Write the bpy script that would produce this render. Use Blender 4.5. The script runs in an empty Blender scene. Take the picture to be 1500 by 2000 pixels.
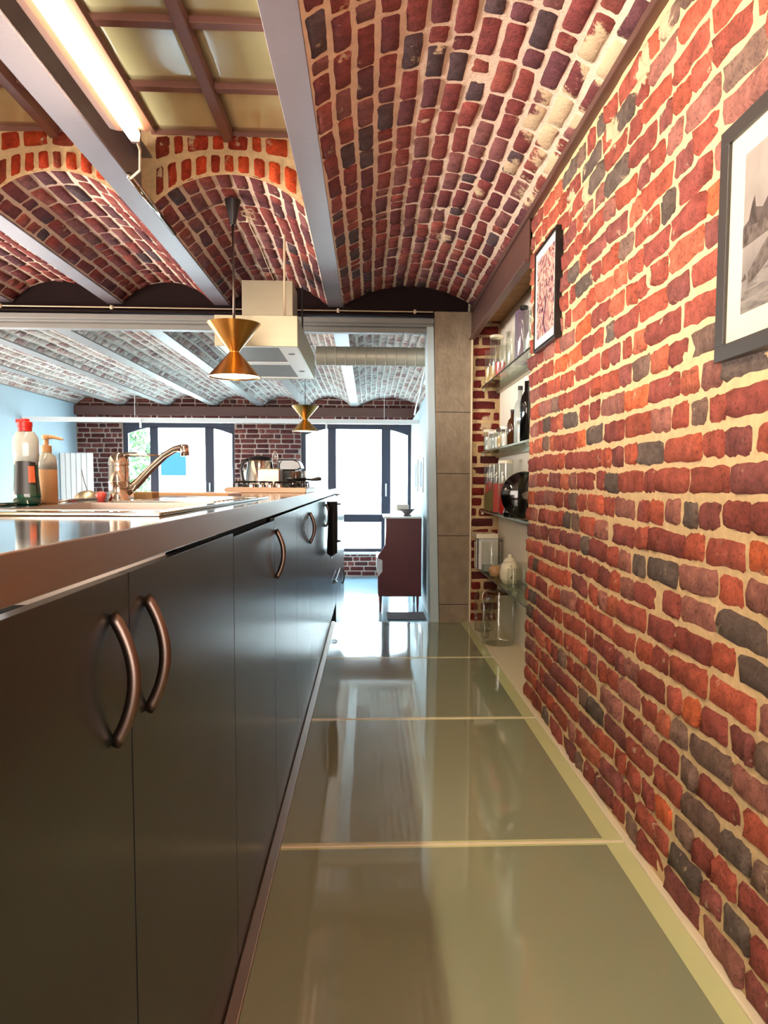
import bpy, math, random
from mathutils import Vector, Matrix, noise as mn
R = random.Random(7)
S = bpy.context.scene
COL = S.collection
H = 0.95                      # eye height above the glass floor; all z below are relative to the eye

# ------------------------------------------------------------------ camera
cam_d = bpy.data.cameras.new('camera'); cam = bpy.data.objects.new('camera', cam_d); COL.objects.link(cam)
cam_d.sensor_fit = 'HORIZONTAL'; cam_d.sensor_width = 36.0; cam_d.lens = 36.0*1534.7/1500
cam_d.shift_x = -42.2/1500; cam_d.shift_y = 56.7/1500
cam_d.clip_start = 0.05; cam_d.clip_end = 200
yaw, pitch, roll = .0471, -.0746, -.0047
cam.matrix_world = Matrix.Translation((0, 0, H)) @ Matrix.Rotation(-yaw, 4, 'Z') @ Matrix.Rotation(math.pi/2 + pitch, 4, 'X') @ Matrix.Rotation(-roll, 4, 'Z')
S.camera = cam

# ------------------------------------------------------------------ world, sun, portals, exposure
w = bpy.data.worlds.new('world'); S.world = w; w.use_nodes = True
wn = w.node_tree.nodes; wl = w.node_tree.links; wn.clear()
wo = wn.new('ShaderNodeOutputWorld'); bg = wn.new('ShaderNodeBackground'); wl.new(bg.outputs[0], wo.inputs[0])
bg.inputs[0].default_value = (0.62, 0.84, 1.0, 1); bg.inputs[1].default_value = 15.0
sun_d = bpy.data.lights.new('sun', 'SUN'); sun = bpy.data.objects.new('sun', sun_d); COL.objects.link(sun)
sun_d.energy = 4; sun_d.angle = 0.02; sun_d.color = (1, .95, .85)
sun.rotation_euler = (math.radians(48), 0, math.radians(18))
for (x0, x1) in ((-3.74, -2.05), (-1.04, .655)):
    p_d = bpy.data.lights.new('window_portal', 'AREA'); p = bpy.data.objects.new('window_portal', p_d); COL.objects.link(p)
    p_d.shape = 'RECTANGLE'; p_d.size = x1-x0; p_d.size_y = 2.0; p.location = ((x0+x1)/2, 12.42, H-.09)
    p.rotation_euler = (math.radians(-90), 0, 0); p_d.cycles.is_portal = True
S.view_settings.view_transform = 'Standard'; S.view_settings.look = 'None'
S.view_settings.gamma = 1; S.view_settings.use_curve_mapping = False
S.view_settings.exposure = 1.28
cy = S.cycles
cy.max_bounces = 10; cy.diffuse_bounces = 5; cy.glossy_bounces = 5; cy.transmission_bounces = 10; cy.transparent_max_bounces = 16
cy.sample_clamp_indirect = 8; cy.caustics_refractive = True; cy.caustics_reflective = False
TUBE = 40.0

def area(name, loc, rot, sx, sy, power, col):
    d = bpy.data.lights.new(name, 'AREA'); o = bpy.data.objects.new(name, d); COL.objects.link(o)
    d.shape = 'RECTANGLE'; d.size = sx; d.size_y = sy; d.energy = power; d.color = col
    o.location = (loc[0], loc[1], loc[2]+H); o.rotation_euler = [math.radians(a) for a in rot]
area('fill_light_rear', (-.6, -2.0, .1), (100, 0, 0), 2.4, 1.6, 55, (1, .90, .80))  # added soft fill before the rear wall, not a fitting of the room
area('fill_light_left', (-4.3, 2.2, -.3), (112, 0, -90), 4.0, 1.4, 215, (1, .90, .80))  # added fill from the left, lifts the vaults and brick wall
area('fill_light_far_left', (-4.3, 8.5, -.9), (125, 0, -90), 4.5, 1.0, 80, (1, .93, .88))  # added fill for the far room, tilted up at its vaults

# ------------------------------------------------------------------ materials
def lin(c):
    return tuple(((v/255)/12.92 if v/255 <= .04045 else ((v/255+.055)/1.055)**2.4) for v in c)
def nodes_of(name):
    m = bpy.data.materials.new(name); m.use_nodes = True
    return m, m.node_tree.nodes, m.node_tree.links
def mat(name, rgb, rough=.5, metal=0.0, var=0.0, scale=8.0, bump=0.0, bscale=60.0, stretch=(1,1,1), coat=0.0, trans=0.0, ior=1.5, emit=0.0, ecol=None, rvar=0.0, spec=.5):
    m, N, L = nodes_of(name); b = N['Principled BSDF']; c = lin(rgb)
    b.inputs['Base Color'].default_value = (*c, 1); b.inputs['Roughness'].default_value = rough
    b.inputs['Metallic'].default_value = metal; b.inputs['IOR'].default_value = ior
    b.inputs['Coat Weight'].default_value = coat; b.inputs['Coat Roughness'].default_value = .06
    b.inputs['Transmission Weight'].default_value = trans; b.inputs['Specular IOR Level'].default_value = spec
    if emit:
        b.inputs['Emission Color'].default_value = (*lin(ecol or rgb), 1); b.inputs['Emission Strength'].default_value = emit
    tc = N.new('ShaderNodeTexCoord'); mp = N.new('ShaderNodeMapping'); mp.inputs['Scale'].default_value = stretch
    L.new(tc.outputs['Object'], mp.inputs[0])
    nz = N.new('ShaderNodeTexNoise'); nz.inputs['Scale'].default_value = scale; nz.inputs['Detail'].default_value = 5
    L.new(mp.outputs[0], nz.inputs['Vector'])
    if var:
        mx = N.new('ShaderNodeMixRGB'); mx.inputs[1].default_value = (*[v*(1-var) for v in c], 1); mx.inputs[2].default_value = (*[min(1, v*(1+var)) for v in c], 1)
        L.new(nz.outputs[0], mx.inputs[0]); L.new(mx.outputs[0], b.inputs['Base Color'])
    if rvar:
        mr = N.new('ShaderNodeMapRange'); mr.inputs[3].default_value = max(0, rough-rvar); mr.inputs[4].default_value = rough+rvar
        L.new(nz.outputs[0], mr.inputs[0]); L.new(mr.outputs[0], b.inputs['Roughness'])
    if bump:
        n2 = N.new('ShaderNodeTexNoise'); n2.inputs['Scale'].default_value = bscale; n2.inputs['Detail'].default_value = 6; L.new(mp.outputs[0], n2.inputs['Vector'])
        bp = N.new('ShaderNodeBump'); bp.inputs['Strength'].default_value = bump; bp.inputs['Distance'].default_value = .01
        L.new(n2.outputs[0], bp.inputs['Height']); L.new(bp.outputs[0], b.inputs['Normal'])
    return m
def brick_mat(name, smear_rgb):
    m, N, L = nodes_of(name); b = N['Principled BSDF']; b.inputs['Roughness'].default_value = .8
    b.inputs['Specular IOR Level'].default_value = .25
    at = N.new('ShaderNodeAttribute'); at.attribute_name = 'bcol'; tc = N.new('ShaderNodeTexCoord')
    n1 = N.new('ShaderNodeTexNoise'); n1.inputs['Scale'].default_value = 22; n1.inputs['Detail'].default_value = 8; n1.inputs['Roughness'].default_value = .7
    n2 = N.new('ShaderNodeTexNoise'); n2.inputs['Scale'].default_value = 130; n2.inputs['Detail'].default_value = 5
    n3 = N.new('ShaderNodeTexNoise'); n3.inputs['Scale'].default_value = 13; n3.inputs['Detail'].default_value = 9; n3.inputs['Roughness'].default_value = .72
    for n in (n1, n2, n3): L.new(tc.outputs['Object'], n.inputs['Vector'])
    r1 = N.new('ShaderNodeMapRange'); r1.inputs[1].default_value = .3; r1.inputs[2].default_value = .7; r1.inputs[3].default_value = .5; r1.inputs[4].default_value = 1.42
    L.new(n1.outputs[0], r1.inputs[0])
    mul = N.new('ShaderNodeVectorMath'); mul.operation = 'SCALE'; L.new(at.outputs['Color'], mul.inputs[0]); L.new(r1.outputs[0], mul.inputs['Scale'])
    r2 = N.new('ShaderNodeMapRange'); r2.inputs[1].default_value = .54; r2.inputs[2].default_value = .68; r2.inputs[3].default_value = 0; r2.inputs[4].default_value = .5
    L.new(n2.outputs[0], r2.inputs[0])
    dk = N.new('ShaderNodeMixRGB'); L.new(r2.outputs[0], dk.inputs[0]); L.new(mul.outputs[0], dk.inputs[1]); dk.inputs[2].default_value = (.03, .02, .02, 1)
    ad = N.new('ShaderNodeMath'); ad.operation = 'ADD'; L.new(n3.outputs[0], ad.inputs[0]); L.new(at.outputs['Alpha'], ad.inputs[1])
    r3 = N.new('ShaderNodeMapRange'); r3.inputs[1].default_value = 1.0; r3.inputs[2].default_value = 1.07; L.new(ad.outputs[0], r3.inputs[0])
    mx = N.new('ShaderNodeMixRGB'); L.new(r3.outputs[0], mx.inputs[0]); L.new(dk.outputs[0], mx.inputs[1]); mx.inputs[2].default_value = (*lin(smear_rgb), 1)
    L.new(mx.outputs[0], b.inputs['Base Color'])
    bp = N.new('ShaderNodeBump'); bp.inputs['Strength'].default_value = .9; bp.inputs['Distance'].default_value = .011
    sm = N.new('ShaderNodeMath'); sm.operation = 'MULTIPLY_ADD'; L.new(n2.outputs[0], sm.inputs[0]); sm.inputs[1].default_value = .35; L.new(n1.outputs[0], sm.inputs[2])
    L.new(sm.outputs[0], bp.inputs['Height']); L.new(bp.outputs[0], b.inputs['Normal'])
    return m
def thin_glass(name, rgb=(255, 255, 255), ior=1.45):
    m, N, L = nodes_of(name); N.remove(N['Principled BSDF']); o = N['Material Output']
    t = N.new('ShaderNodeBsdfTransparent'); t.inputs[0].default_value = (*lin(rgb), 1)
    g = N.new('ShaderNodeBsdfGlossy'); g.inputs['Roughness'].default_value = .02
    lw = N.new('ShaderNodeLayerWeight'); lw.inputs[0].default_value = .5
    pw = N.new('ShaderNodeMath'); pw.operation = 'POWER'; L.new(lw.outputs['Facing'], pw.inputs[0]); pw.inputs[1].default_value = 3.5
    f = N.new('ShaderNodeMath'); f.operation = 'MULTIPLY_ADD'; L.new(pw.outputs[0], f.inputs[0]); f.inputs[1].default_value = .38; f.inputs[2].default_value = .05
    mx = N.new('ShaderNodeMixShader'); L.new(f.outputs[0], mx.inputs[0]); L.new(t.outputs[0], mx.inputs[1]); L.new(g.outputs[0], mx.inputs[2]); L.new(mx.outputs[0], o.inputs[0])
    return m
def print_mat(name, cols, scale, dist, stretch=(1, 1, 1)):
    m, N, L = nodes_of(name); b = N['Principled BSDF']; b.inputs['Roughness'].default_value = .25
    tc = N.new('ShaderNodeTexCoord'); mp = N.new('ShaderNodeMapping'); mp.inputs['Scale'].default_value = stretch; L.new(tc.outputs['Object'], mp.inputs[0])
    nz = N.new('ShaderNodeTexNoise'); nz.inputs['Scale'].default_value = scale; nz.inputs['Detail'].default_value = 4; nz.inputs['Distortion'].default_value = dist
    L.new(mp.outputs[0], nz.inputs['Vector']); cr = N.new('ShaderNodeValToRGB'); L.new(nz.outputs[0], cr.inputs[0])
    e = cr.color_ramp.elements
    while len(e) < len(cols): e.new(.5)
    for i, (p, c) in enumerate(cols): e[i].position = p; e[i].color = (*lin(c), 1)
    L.new(cr.outputs[0], b.inputs['Base Color'])
    return m
M = {}
M['brick'] = brick_mat('brick_face', (214, 188, 154))
M['brick_lime'] = brick_mat('brick_limewashed', (205, 203, 198))
M['mortar'] = mat('lime_mortar', (220, 190, 144), .9, var=.3, scale=40, bump=.5, bscale=90)
M['mortar_v'] = mat('vault_mortar', (232, 206, 184), .9, var=.25, scale=18, bump=.5, bscale=90)
M['mortar_far'] = mat('far_mortar', (206, 198, 186), .9, var=.15, scale=12)
M['mortar_r'] = mat('grey_mortar', (190, 170, 158), .9, var=.15, scale=12)
M['beam'] = mat('grey_painted_steel', (122, 112, 120), .38, var=.12, scale=6, bump=.08, bscale=40)
M['beam_far'] = mat('pale_painted_steel', (132, 130, 126), .45, var=.1, scale=5)
M['steel_dark'] = mat('dark_red_steel', (26, 10, 10), .7, spec=.15, var=.3, scale=9)
M['steel_brown'] = mat('brown_painted_steel', (92, 60, 52), .45, var=.15, scale=9)
M['white_paint'] = mat('white_painted_metal', (225, 228, 226), .4)
M['plaster'] = mat('pale_blue_plaster', (196, 216, 226), .7, var=.03, scale=3)
M['plaster_white'] = mat('white_plaster', (246, 238, 222), .8, var=.04, scale=4, bump=.05)
M['concrete'] = mat('cast_concrete', (152, 136, 116), .85, var=.4, scale=16, stretch=(1, 1, .8), bump=.7, bscale=45)
M['wood_plank'] = mat('rough_plank', (150, 108, 66), .8, var=.35, scale=14, stretch=(1, 6, 6))
M['door'] = mat('dark_satin_lacquer', (31, 37, 39), .25, var=.06, scale=3, rvar=.03, spec=.5)
M['carcass'] = mat('dark_carcass', (8, 7, 8), .8)
M['steel_top'] = mat('polished_stainless', (200, 192, 184), .09, 1.0, var=.05, scale=6, rvar=.03)
M['fascia'] = mat('satin_stainless', (176, 160, 148), .3, 1.0, var=.08, scale=20, stretch=(1, .1, 1), rvar=.04)
M['handle'] = mat('brushed_bronze_steel', (112, 98, 92), .32, 1.0)
M['chrome'] = mat('chrome', (186, 178, 170), .09, 1.0)
M['brushed'] = mat('brushed_hood_steel', (178, 170, 148), .42, 1.0, var=.06, scale=30, stretch=(.2, 1, 1))
M['brass'] = mat('satin_brass', (206, 158, 86), .27, 1.0, var=.06, scale=20)
M['black'] = mat('black_plastic', (14, 13, 14), .35)
M['black_gloss'] = mat('black_gloss', (8, 8, 10), .08, coat=.5)
M['cloth_black'] = mat('black_cotton', (20, 16, 20), .95, var=.3, scale=60, bump=.3)
M['floor_glass'] = mat('milky_green_floor_glass', (150, 158, 130), .045, var=.05, scale=2.5, rvar=.02, spec=.7, coat=.3)
M['floor_edge'] = mat('pale_green_glass_edge', (218, 224, 168), .07, var=.04, scale=3, spec=.6)
M['steel_strip'] = mat('floor_trim_steel', (190, 172, 158), .35, .8)
M['cream_strip'] = mat('cream_joint', (240, 228, 198), .5)
M['far_floor'] = mat('polished_blue_grey_floor', (150, 186, 200), .16, var=.06, scale=2, rvar=.06, spec=.7)
M['sky_glass'] = mat('frosted_yellow_glass', (250, 240, 176), .2, var=.34, scale=3.2, bump=.12, bscale=7, rvar=.12, spec=.7, coat=.3)
M['sky_bar'] = mat('mauve_glazing_bar', (142, 98, 86), .5)
M['lamp_body'] = mat('lamp_enamel', (92, 58, 40), .5)
M['tube'] = mat('fluorescent_tube', (255, 238, 205), .5, emit=TUBE, ecol=(255, 234, 200))
M['bulb'] = mat('warm_bulb', (255, 230, 180), .5, emit=40, ecol=(255, 214, 150))
M['diffuser'] = mat('lit_diffuser', (255, 240, 210), .5, emit=11, ecol=(255, 232, 190))
M['frame_blue'] = mat('blue_black_window_frame', (44, 52, 70), .4)
M['glass'] = thin_glass('window_glass')
M['shelf_glass'] = thin_glass('green_shelf_glass', (238, 247, 241))
M['jar_glass'] = thin_glass('clear_jar_glass', (250, 251, 249), 1.5)
M['mahogany'] = mat('red_brown_veneer', (98, 38, 38), .4, var=.2, scale=7, stretch=(6, 6, 1))
M['white'] = mat('white_enamel', (236, 234, 230), .3)
M['cream'] = mat('cream_ceramic', (238, 230, 204), .25, coat=.4)
M['red'] = mat('red_plastic', (206, 30, 26), .35)
M['pink'] = mat('coral_plastic', (226, 92, 84), .4)
M['tan'] = mat('tan_soap', (202, 158, 112), .4)
M['green'] = mat('dark_green_soap', (8, 70, 56), .12, coat=.6)
M['label_dark'] = mat('dark_label', (24, 20, 22), .35)
M['label_orange'] = mat('orange_label', (206, 96, 52), .4)
M['clear_white'] = mat('clear_bottle_plastic', (178, 186, 182), .15, var=.12, scale=40, coat=.5)
M['dried_green'] = mat('dried_herbs', (138, 122, 72), .9, var=.4, scale=60)
M['pasta'] = mat('pasta', (214, 178, 116), .8, var=.3, scale=50)
M['brown'] = mat('brown_glass', (74, 42, 22), .12, coat=.5)
M['mat_board'] = mat('cream_mat_board', (222, 208, 182), .8)
M['mat_white'] = mat('white_mat_board', (240, 234, 226), .8)
M['frame_grey'] = mat('dark_grey_frame', (62, 58, 56), .35)
M['frame_black'] = mat('black_frame', (14, 11, 12), .35)
M['print_grey'] = print_mat('misty_sky_print', [(.3, (128, 120, 116)), (.7, (168, 158, 150))], 5, .5)
M['print_mid'] = print_mat('stone_wall_print', [(.3, (70, 62, 58)), (.7, (126, 114, 108))], 40, 1)
M['print_dark'] = print_mat('tree_line_print', [(.3, (64, 56, 54)), (.7, (118, 106, 102))], 14, 1)
M['print_road'] = print_mat('cobbles_print', [(.35, (104, 98, 94)), (.65, (144, 136, 130))], 30, 1, (1, .5, 3))
M['print_col'] = print_mat('colourful_print', [(.32, (72, 44, 66)), (.42, (150, 92, 110)), (.5, (222, 176, 160)), (.56, (216, 206, 190)), (.64, (178, 60, 58)), (.72, (96, 96, 110))], 11, 3.0)
M['leaf'] = mat('leaf', (44, 84, 8), .6, var=.3, scale=3)
M['leaf2'] = mat('dark_leaf', (14, 36, 6), .7, var=.3, scale=5)
M['bark'] = mat('bark', (110, 86, 62), .9, var=.3, scale=20)
M['facade'] = mat('white_facade', (236, 234, 228), .8, var=.04, scale=1)
M['facade_grey'] = mat('grey_stone_band', (160, 170, 172), .8, var=.1, scale=2)
M['blue_shutter'] = mat('blue_window', (8, 44, 92), .6, spec=.1)
M['ground'] = mat('pavement', (190, 188, 180), .9, var=.1, scale=2)
M['hob_steel'] = mat('hob_tray_steel', (150, 122, 98), .35, .6)
M['filter'] = mat('hood_filter', (118, 104, 92), .5, .8, var=.2, scale=90, stretch=(1, .05, 1))
M['duct'] = mat('galvanised_duct', (186, 186, 172), .5, .35, var=.1, scale=10)
M['cable'] = mat('cream_cable', (210, 190, 160), .5)
M['sponge'] = mat('sponge', (176, 140, 96), .9, var=.2, scale=50, bump=.3)
M['black_cone'] = mat('black_canopy', (24, 16, 18), .4)
M['paper'] = mat('book_paper', (226, 206, 170), .8)
M['purple'] = mat('purple_box', (128, 104, 140), .4)
M['rug'] = mat('grey_rug', (118, 112, 118), .95, var=.3, scale=30, bump=.4)
M['near_floor'] = mat('oak_floor', (120, 88, 60), .4, var=.2, scale=4, stretch=(4, .5, 1))

# ------------------------------------------------------------------ mesh builder
class MB:
    def __init__(s): s.v = []; s.f = []; s.m = []; s.col = {}
    def add(s, vs, fs, mi=0, cols=None):
        o = len(s.v); s.v += [tuple(p) for p in vs]
        for f in fs: s.f.append(tuple(o+i for i in f)); s.m.append(mi)
        if cols is not None:
            for i, c in enumerate(cols): s.col[o+i] = c
    def box(s, x0, x1, y0, y1, z0, z1, mi=0):
        s.add([(x0,y0,z0),(x1,y0,z0),(x1,y1,z0),(x0,y1,z0),(x0,y0,z1),(x1,y0,z1),(x1,y1,z1),(x0,y1,z1)],
              [(0,3,2,1),(4,5,6,7),(0,1,5,4),(1,2,6,5),(2,3,7,6),(3,0,4,7)], mi)
    def prism(s, pts, axis, a, b, mi=0):
        n = len(pts)
        def P(p, t): return {'x': (t, p[0], p[1]), 'y': (p[0], t, p[1]), 'z': (p[0], p[1], t)}[axis]
        s.add([P(p, a) for p in pts]+[P(p, b) for p in pts], [tuple(range(n))[::-1], tuple(range(n, 2*n))]+[(i, (i+1) % n, n+(i+1) % n, n+i) for i in range(n)], mi)
    def lathe(s, prof, c, n=32, mi=0, axis='z', sx=1.0, sy=1.0, cap=True):
        vs = []; fs = []
        for (r, h) in prof:
            for k in range(n):
                a = 2*math.pi*k/n; p, q = r*math.cos(a)*sx, r*math.sin(a)*sy
                vs.append({'z': (c[0]+p, c[1]+q, c[2]+h), 'x': (c[0]+h, c[1]+p, c[2]+q), 'y': (c[0]+p, c[1]+h, c[2]+q)}[axis])
        for i in range(len(prof)-1):
            for k in range(n): fs.append((i*n+k, i*n+(k+1) % n, (i+1)*n+(k+1) % n, (i+1)*n+k))
        if cap:
            if prof[0][0] > 1e-6: fs.append(tuple(range(n))[::-1])
            if prof[-1][0] > 1e-6: fs.append(tuple((len(prof)-1)*n+k for k in range(n)))
        s.add(vs, fs, mi)
    def tube(s, pts, r, n=10, mi=0, sy=1.0):
        pts = [Vector(p) for p in pts]; vs = []; fs = []
        rr = r if isinstance(r, (list, tuple)) else [r]*len(pts); up = Vector((0, 0, 1))
        t0 = (pts[1]-pts[0]).normalized()
        if abs(t0.z) > .9: up = Vector((1, 0, 0))
        u = t0.cross(up).normalized()
        for i, p in enumerate(pts):
            t = ((pts[min(i+1, len(pts)-1)]-pts[max(i-1, 0)])).normalized()
            u = (u-t*u.dot(t)).normalized(); v = t.cross(u)
            for k in range(n):
                a = 2*math.pi*k/n; vs.append(p+u*math.cos(a)*rr[i]+v*math.sin(a)*rr[i]*sy)
        for i in range(len(pts)-1):
            for k in range(n): fs.append((i*n+k, i*n+(k+1) % n, (i+1)*n+(k+1) % n, (i+1)*n+k))
        fs.append(tuple(range(n))[::-1]); fs.append(tuple((len(pts)-1)*n+k for k in range(n)))
        s.add(vs, fs, mi)
    def build(s, name, mats, parent=None, smooth=False, bevel=0.0, auto=None):
        me = bpy.data.meshes.new(name); off = Vector((0, 0, H))
        if parent is not None:
            q = parent
            while q is not None: off = off - q.location; q = q.parent
        me.from_pydata([(p[0]+off.x, p[1]+off.y, p[2]+off.z) for p in s.v], [], s.f)
        if not isinstance(mats, (list, tuple)): mats = [mats]
        for m in mats: me.materials.append(M[m] if isinstance(m, str) else m)
        me.polygons.foreach_set('material_index', s.m)
        if smooth or auto: me.polygons.foreach_set('use_smooth', [True]*len(s.f))
        if s.col:
            a = me.color_attributes.new('bcol', 'FLOAT_COLOR', 'POINT'); flat = []
            for i in range(len(s.v)): flat += s.col.get(i, (.5, .5, .5, 0))
            a.data.foreach_set('color', flat)
        me.update()
        if auto: me.set_sharp_from_angle(angle=math.radians(auto))
        o = bpy.data.objects.new(name, me); COL.objects.link(o)
        if parent is not None: o.parent = parent
        if bevel:
            b = o.modifiers.new('bevel', 'BEVEL'); b.width = bevel; b.segments = 2; b.limit_method = 'ANGLE'
        return o
def struct(o): o['kind'] = 'structure'; return o
def tag(o, label, cat, group=None):
    o['label'] = label; o['category'] = cat
    if group: o['group'] = group
    return o
def thing(name, loc, label, cat, group=None):
    o = bpy.data.objects.new(name, None); COL.objects.link(o); o.location = (loc[0], loc[1], loc[2]+H); o.empty_display_size = .05
    return tag(o, label, cat, group)
def BOX(name, b, mats, parent=None, bevel=0.0):
    m = MB(); m.box(*b); return m.build(name, mats, parent, bevel=bevel)

# ------------------------------------------------------------------ brickwork
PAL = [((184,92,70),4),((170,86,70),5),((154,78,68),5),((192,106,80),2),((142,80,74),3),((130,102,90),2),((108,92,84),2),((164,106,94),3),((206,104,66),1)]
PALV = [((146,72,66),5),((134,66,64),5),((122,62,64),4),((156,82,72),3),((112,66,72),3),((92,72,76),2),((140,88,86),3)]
PALF = [((182,158,148),3),((160,128,120),3),((186,174,164),4),((148,116,110),2),((172,160,150),3)]
PALR = [((112,60,56),4),((96,48,46),4),((128,72,64),3),((86,54,54),2)]
PALO = [((208,78,36),4),((190,66,34),4),((172,60,36),3),((150,64,44),1)]
def pick(pal, rng):
    t = rng.uniform(0, sum(p[1] for p in pal))
    for c, wgt in pal:
        t -= wgt
        if t <= 0: break
    k = rng.uniform(.82, 1.15); return [v*k for v in lin(c)]
def bricks(mb, fn, u0, u1, v0, v1, ch, lens, gap, depth, pal, rng, detail=2, skip=None, smear=None, jit=.004, wav=.006, lenient=True):
    n = max(1, round((v1-v0)/ch)); ch = (v1-v0)/n
    for i in range(n):
        va, vb = v0+i*ch+gap/2, v0+(i+1)*ch-gap/2
        u = u0-rng.uniform(0, lens[-1])
        while u < u1:
            L = rng.choice(lens)*rng.uniform(.9, 1.1); a, b = max(u+gap/2, u0), min(u+L-gap/2, u1); u += L
            if b-a < .03: continue
            rects = [(a, b)]
            if skip:
                r = skip((a+b)/2, (va+vb)/2, a, b)
                if r is None: continue
                a, b = r
                if b-a < .03: continue
            g = gap*rng.uniform(-.2, .35); ja, jb = rng.uniform(-jit, jit), rng.uniform(-jit, jit)
            e = min(.011, (b-a)*.2); ev = min(.009, (vb-va)*.25)
            us = [a, a+e] + ([a+e+(b-a-2*e)*k/(detail+1) for k in range(1, detail+1)] if detail else []) + [b-e, b]
            vs_ = [va, va+ev] + ([(va+vb)/2] if detail else []) + [vb-ev, vb]
            nu, nv = len(us), len(vs_); P = []; C = []
            dd = depth*rng.uniform(.6, 1.35); tl = rng.uniform(-.0025, .0025); c = pick(pal, rng); sd = rng.uniform(0, 100)
            for q, vv in enumerate(vs_):
                for p, uu in enumerate(us):
                    ring = (p in (0, nu-1)) or (q in (0, nv-1)); corner = (p in (0, nu-1)) and (q in (0, nv-1))
                    x, y = uu, vv
                    if corner:
                        x += (e*.55 if p == 0 else -e*.55); y += (ev*.5 if q == 0 else -ev*.5)
                    if ring or detail:
                        x += rng.uniform(-jit, jit)*.5; y += rng.uniform(-jit, jit)*(.55 if detail else .3)
                    y += (ja*(1-(uu-a)/(b-a))+jb*(uu-a)/(b-a))*.6 + wav*mn.noise(Vector((uu*1.7, i*.13, 3.1)))
                    ww = -.003 if ring else dd+tl*(p-nu/2)+(rng.uniform(-.0032, .0032) if detail > 2 else rng.uniform(-.002, .002) if detail else 0)
                    P.append(fn(x, y, ww)); sm = smear(uu, vv) if smear else 0.3
                    C.append((*c, sm))
            F = [(q*nu+p, q*nu+p+1, (q+1)*nu+p+1, (q+1)*nu+p) for q in range(nv-1) for p in range(nu-1)]
            mb.add(P, F, 1, C)
def sheet(mb, fn, u0, u1, v0, v1, du, dv, amp=.0, skipf=None):
    nu, nv = max(1, int((u1-u0)/du)), max(1, int((v1-v0)/dv)); P = []
    for q in range(nv+1):
        for p in range(nu+1):
            uu, vv = u0+(u1-u0)*p/nu, v0+(v1-v0)*q/nv
            P.append(fn(uu, vv, amp*mn.noise(Vector((uu*14, vv*14, 1.7))) if amp else 0))
    mb.add(P, [(q*(nu+1)+p, q*(nu+1)+p+1, (q+1)*(nu+1)+p+1, (q+1)*(nu+1)+p) for q in range(nv) for p in range(nu)], 0)

# ------------------------------------------------------------------ right brick wall (X = .70)
WX, WEND = .70, 3.42
mb = MB(); wall_fn = lambda u, v, ww: (WX-ww, u, v)
mb.box(WX+.004, WX+.5, -2.2, WEND, -.98, 1.45)
sheet(mb, wall_fn, -2.2, WEND, -.955, 1.14, .03, .03, .004)
def wall_smear(u, v):
    s = .38
    for (cu, cv, r, k) in ((2.05, 1.05, .09, .4), (2.3, 1.0, .08, .35), (2.55, .92, .07, .4), (2.75, .98, .07, .3), (1.9, 1.08, .07, .4), (2.5, .8, .05, .3)):
        s += k*max(0, 1-math.hypot(u-cu, (v-cv)*1.2)/r)
    return s
bricks(mb, wall_fn, .7, WEND, -.95, 1.11, .0705, [.1, .105, .19, .21, .12], .0095, .0085, PAL, random.Random(3), 4, smear=wall_smear, wav=.018, jit=.006)
bricks(mb, wall_fn, -2.2, .69, -.95, 1.11, .0705, [.1, .2], .013, .008, PAL, random.Random(4), 0)
struct(mb.build('wall_right', ['mortar', 'brick'], smooth=True))

# ------------------------------------------------------------------ recess with shelves beyond the brick wall
HY = 5.30; RX = .88
struct(BOX('wall_recess_back', (RX, RX+.3, WEND, HY+.06, -.98, 1.45), 'plaster_white'))
struct(BOX('floor_recess', (.684, RX, WEND, HY, -.98, -.948), 'cream_strip'))
mb = MB(); efn = lambda u, v, ww: (u, HY-ww, v)
mb.box(.69, RX, HY, HY+.3, -1.5, 1.3); bricks(mb, efn, .694, RX, -.95, 1.12, .0705, [.1, .2], .014, .006, [((128,42,34),4),((110,36,34),4),((92,40,38),2)], random.Random(9), 1, smear=lambda u, v: .3+.4*max(0, 1-math.hypot(u-.79, (v-.38)*.5)/.08))
struct(mb.build('wall_recess_end', ['mortar', 'brick'], smooth=True))
mb = MB()
for k in range(13): mb.box(.72, RX, WEND+k*.14+.004, WEND+k*.14+.136, 1.06, 1.09)
struct(mb.build('ceiling_recess', 'wood_plank', bevel=.003))
struct(BOX('trim_corner', (.682, .69, HY-.03, HY-.004, -.948, .95), 'cream_strip'))

# concrete pier
mb = MB(); X0t, X0b = .433, .497; y0, y1 = HY-.005, HY+.22
mb.add([(X0b,y0,-1.5),(.688,y0,-1.5),(.688,y1,-1.5),(X0b,y1,-1.5),(X0t,y0,1.13),(.688,y0,1.13),(.688,y1,1.13),(X0t,y1,1.13)],
       [(0,3,2,1),(4,5,6,7),(0,1,5,4),(1,2,6,5),(2,3,7,6),(3,0,4,7)])
for z in (-.83, -.36, .06, .47): mb.box(X0b-(z+1.5)/2.63*(X0b-X0t)-.001, .6885, y0-.0015, y0, z-.002, z+.002, 1)
o = mb.build('concrete_column', ['concrete', 'carcass'], bevel=.006)
tag(o, 'rough grey concrete pier at the right of the opening, beside the shelf recess', 'column')
mb = MB()
mb.add([(.432,y0+.02,-1.5),(X0b-.001,y0+.02,-1.5),(X0b-.001,y1,-1.5),(.432,y1,-1.5),(.385,y0+.02,1.05),(X0t-.001,y0+.02,1.05),(X0t-.001,y1,1.05),(.385,y1,1.05)],
       [(0,3,2,1),(4,5,6,7),(0,1,5,4),(1,2,6,5),(2,3,7,6),(3,0,4,7)])
struct(mb.build('trim_jamb', 'plaster', bevel=.004))

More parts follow.
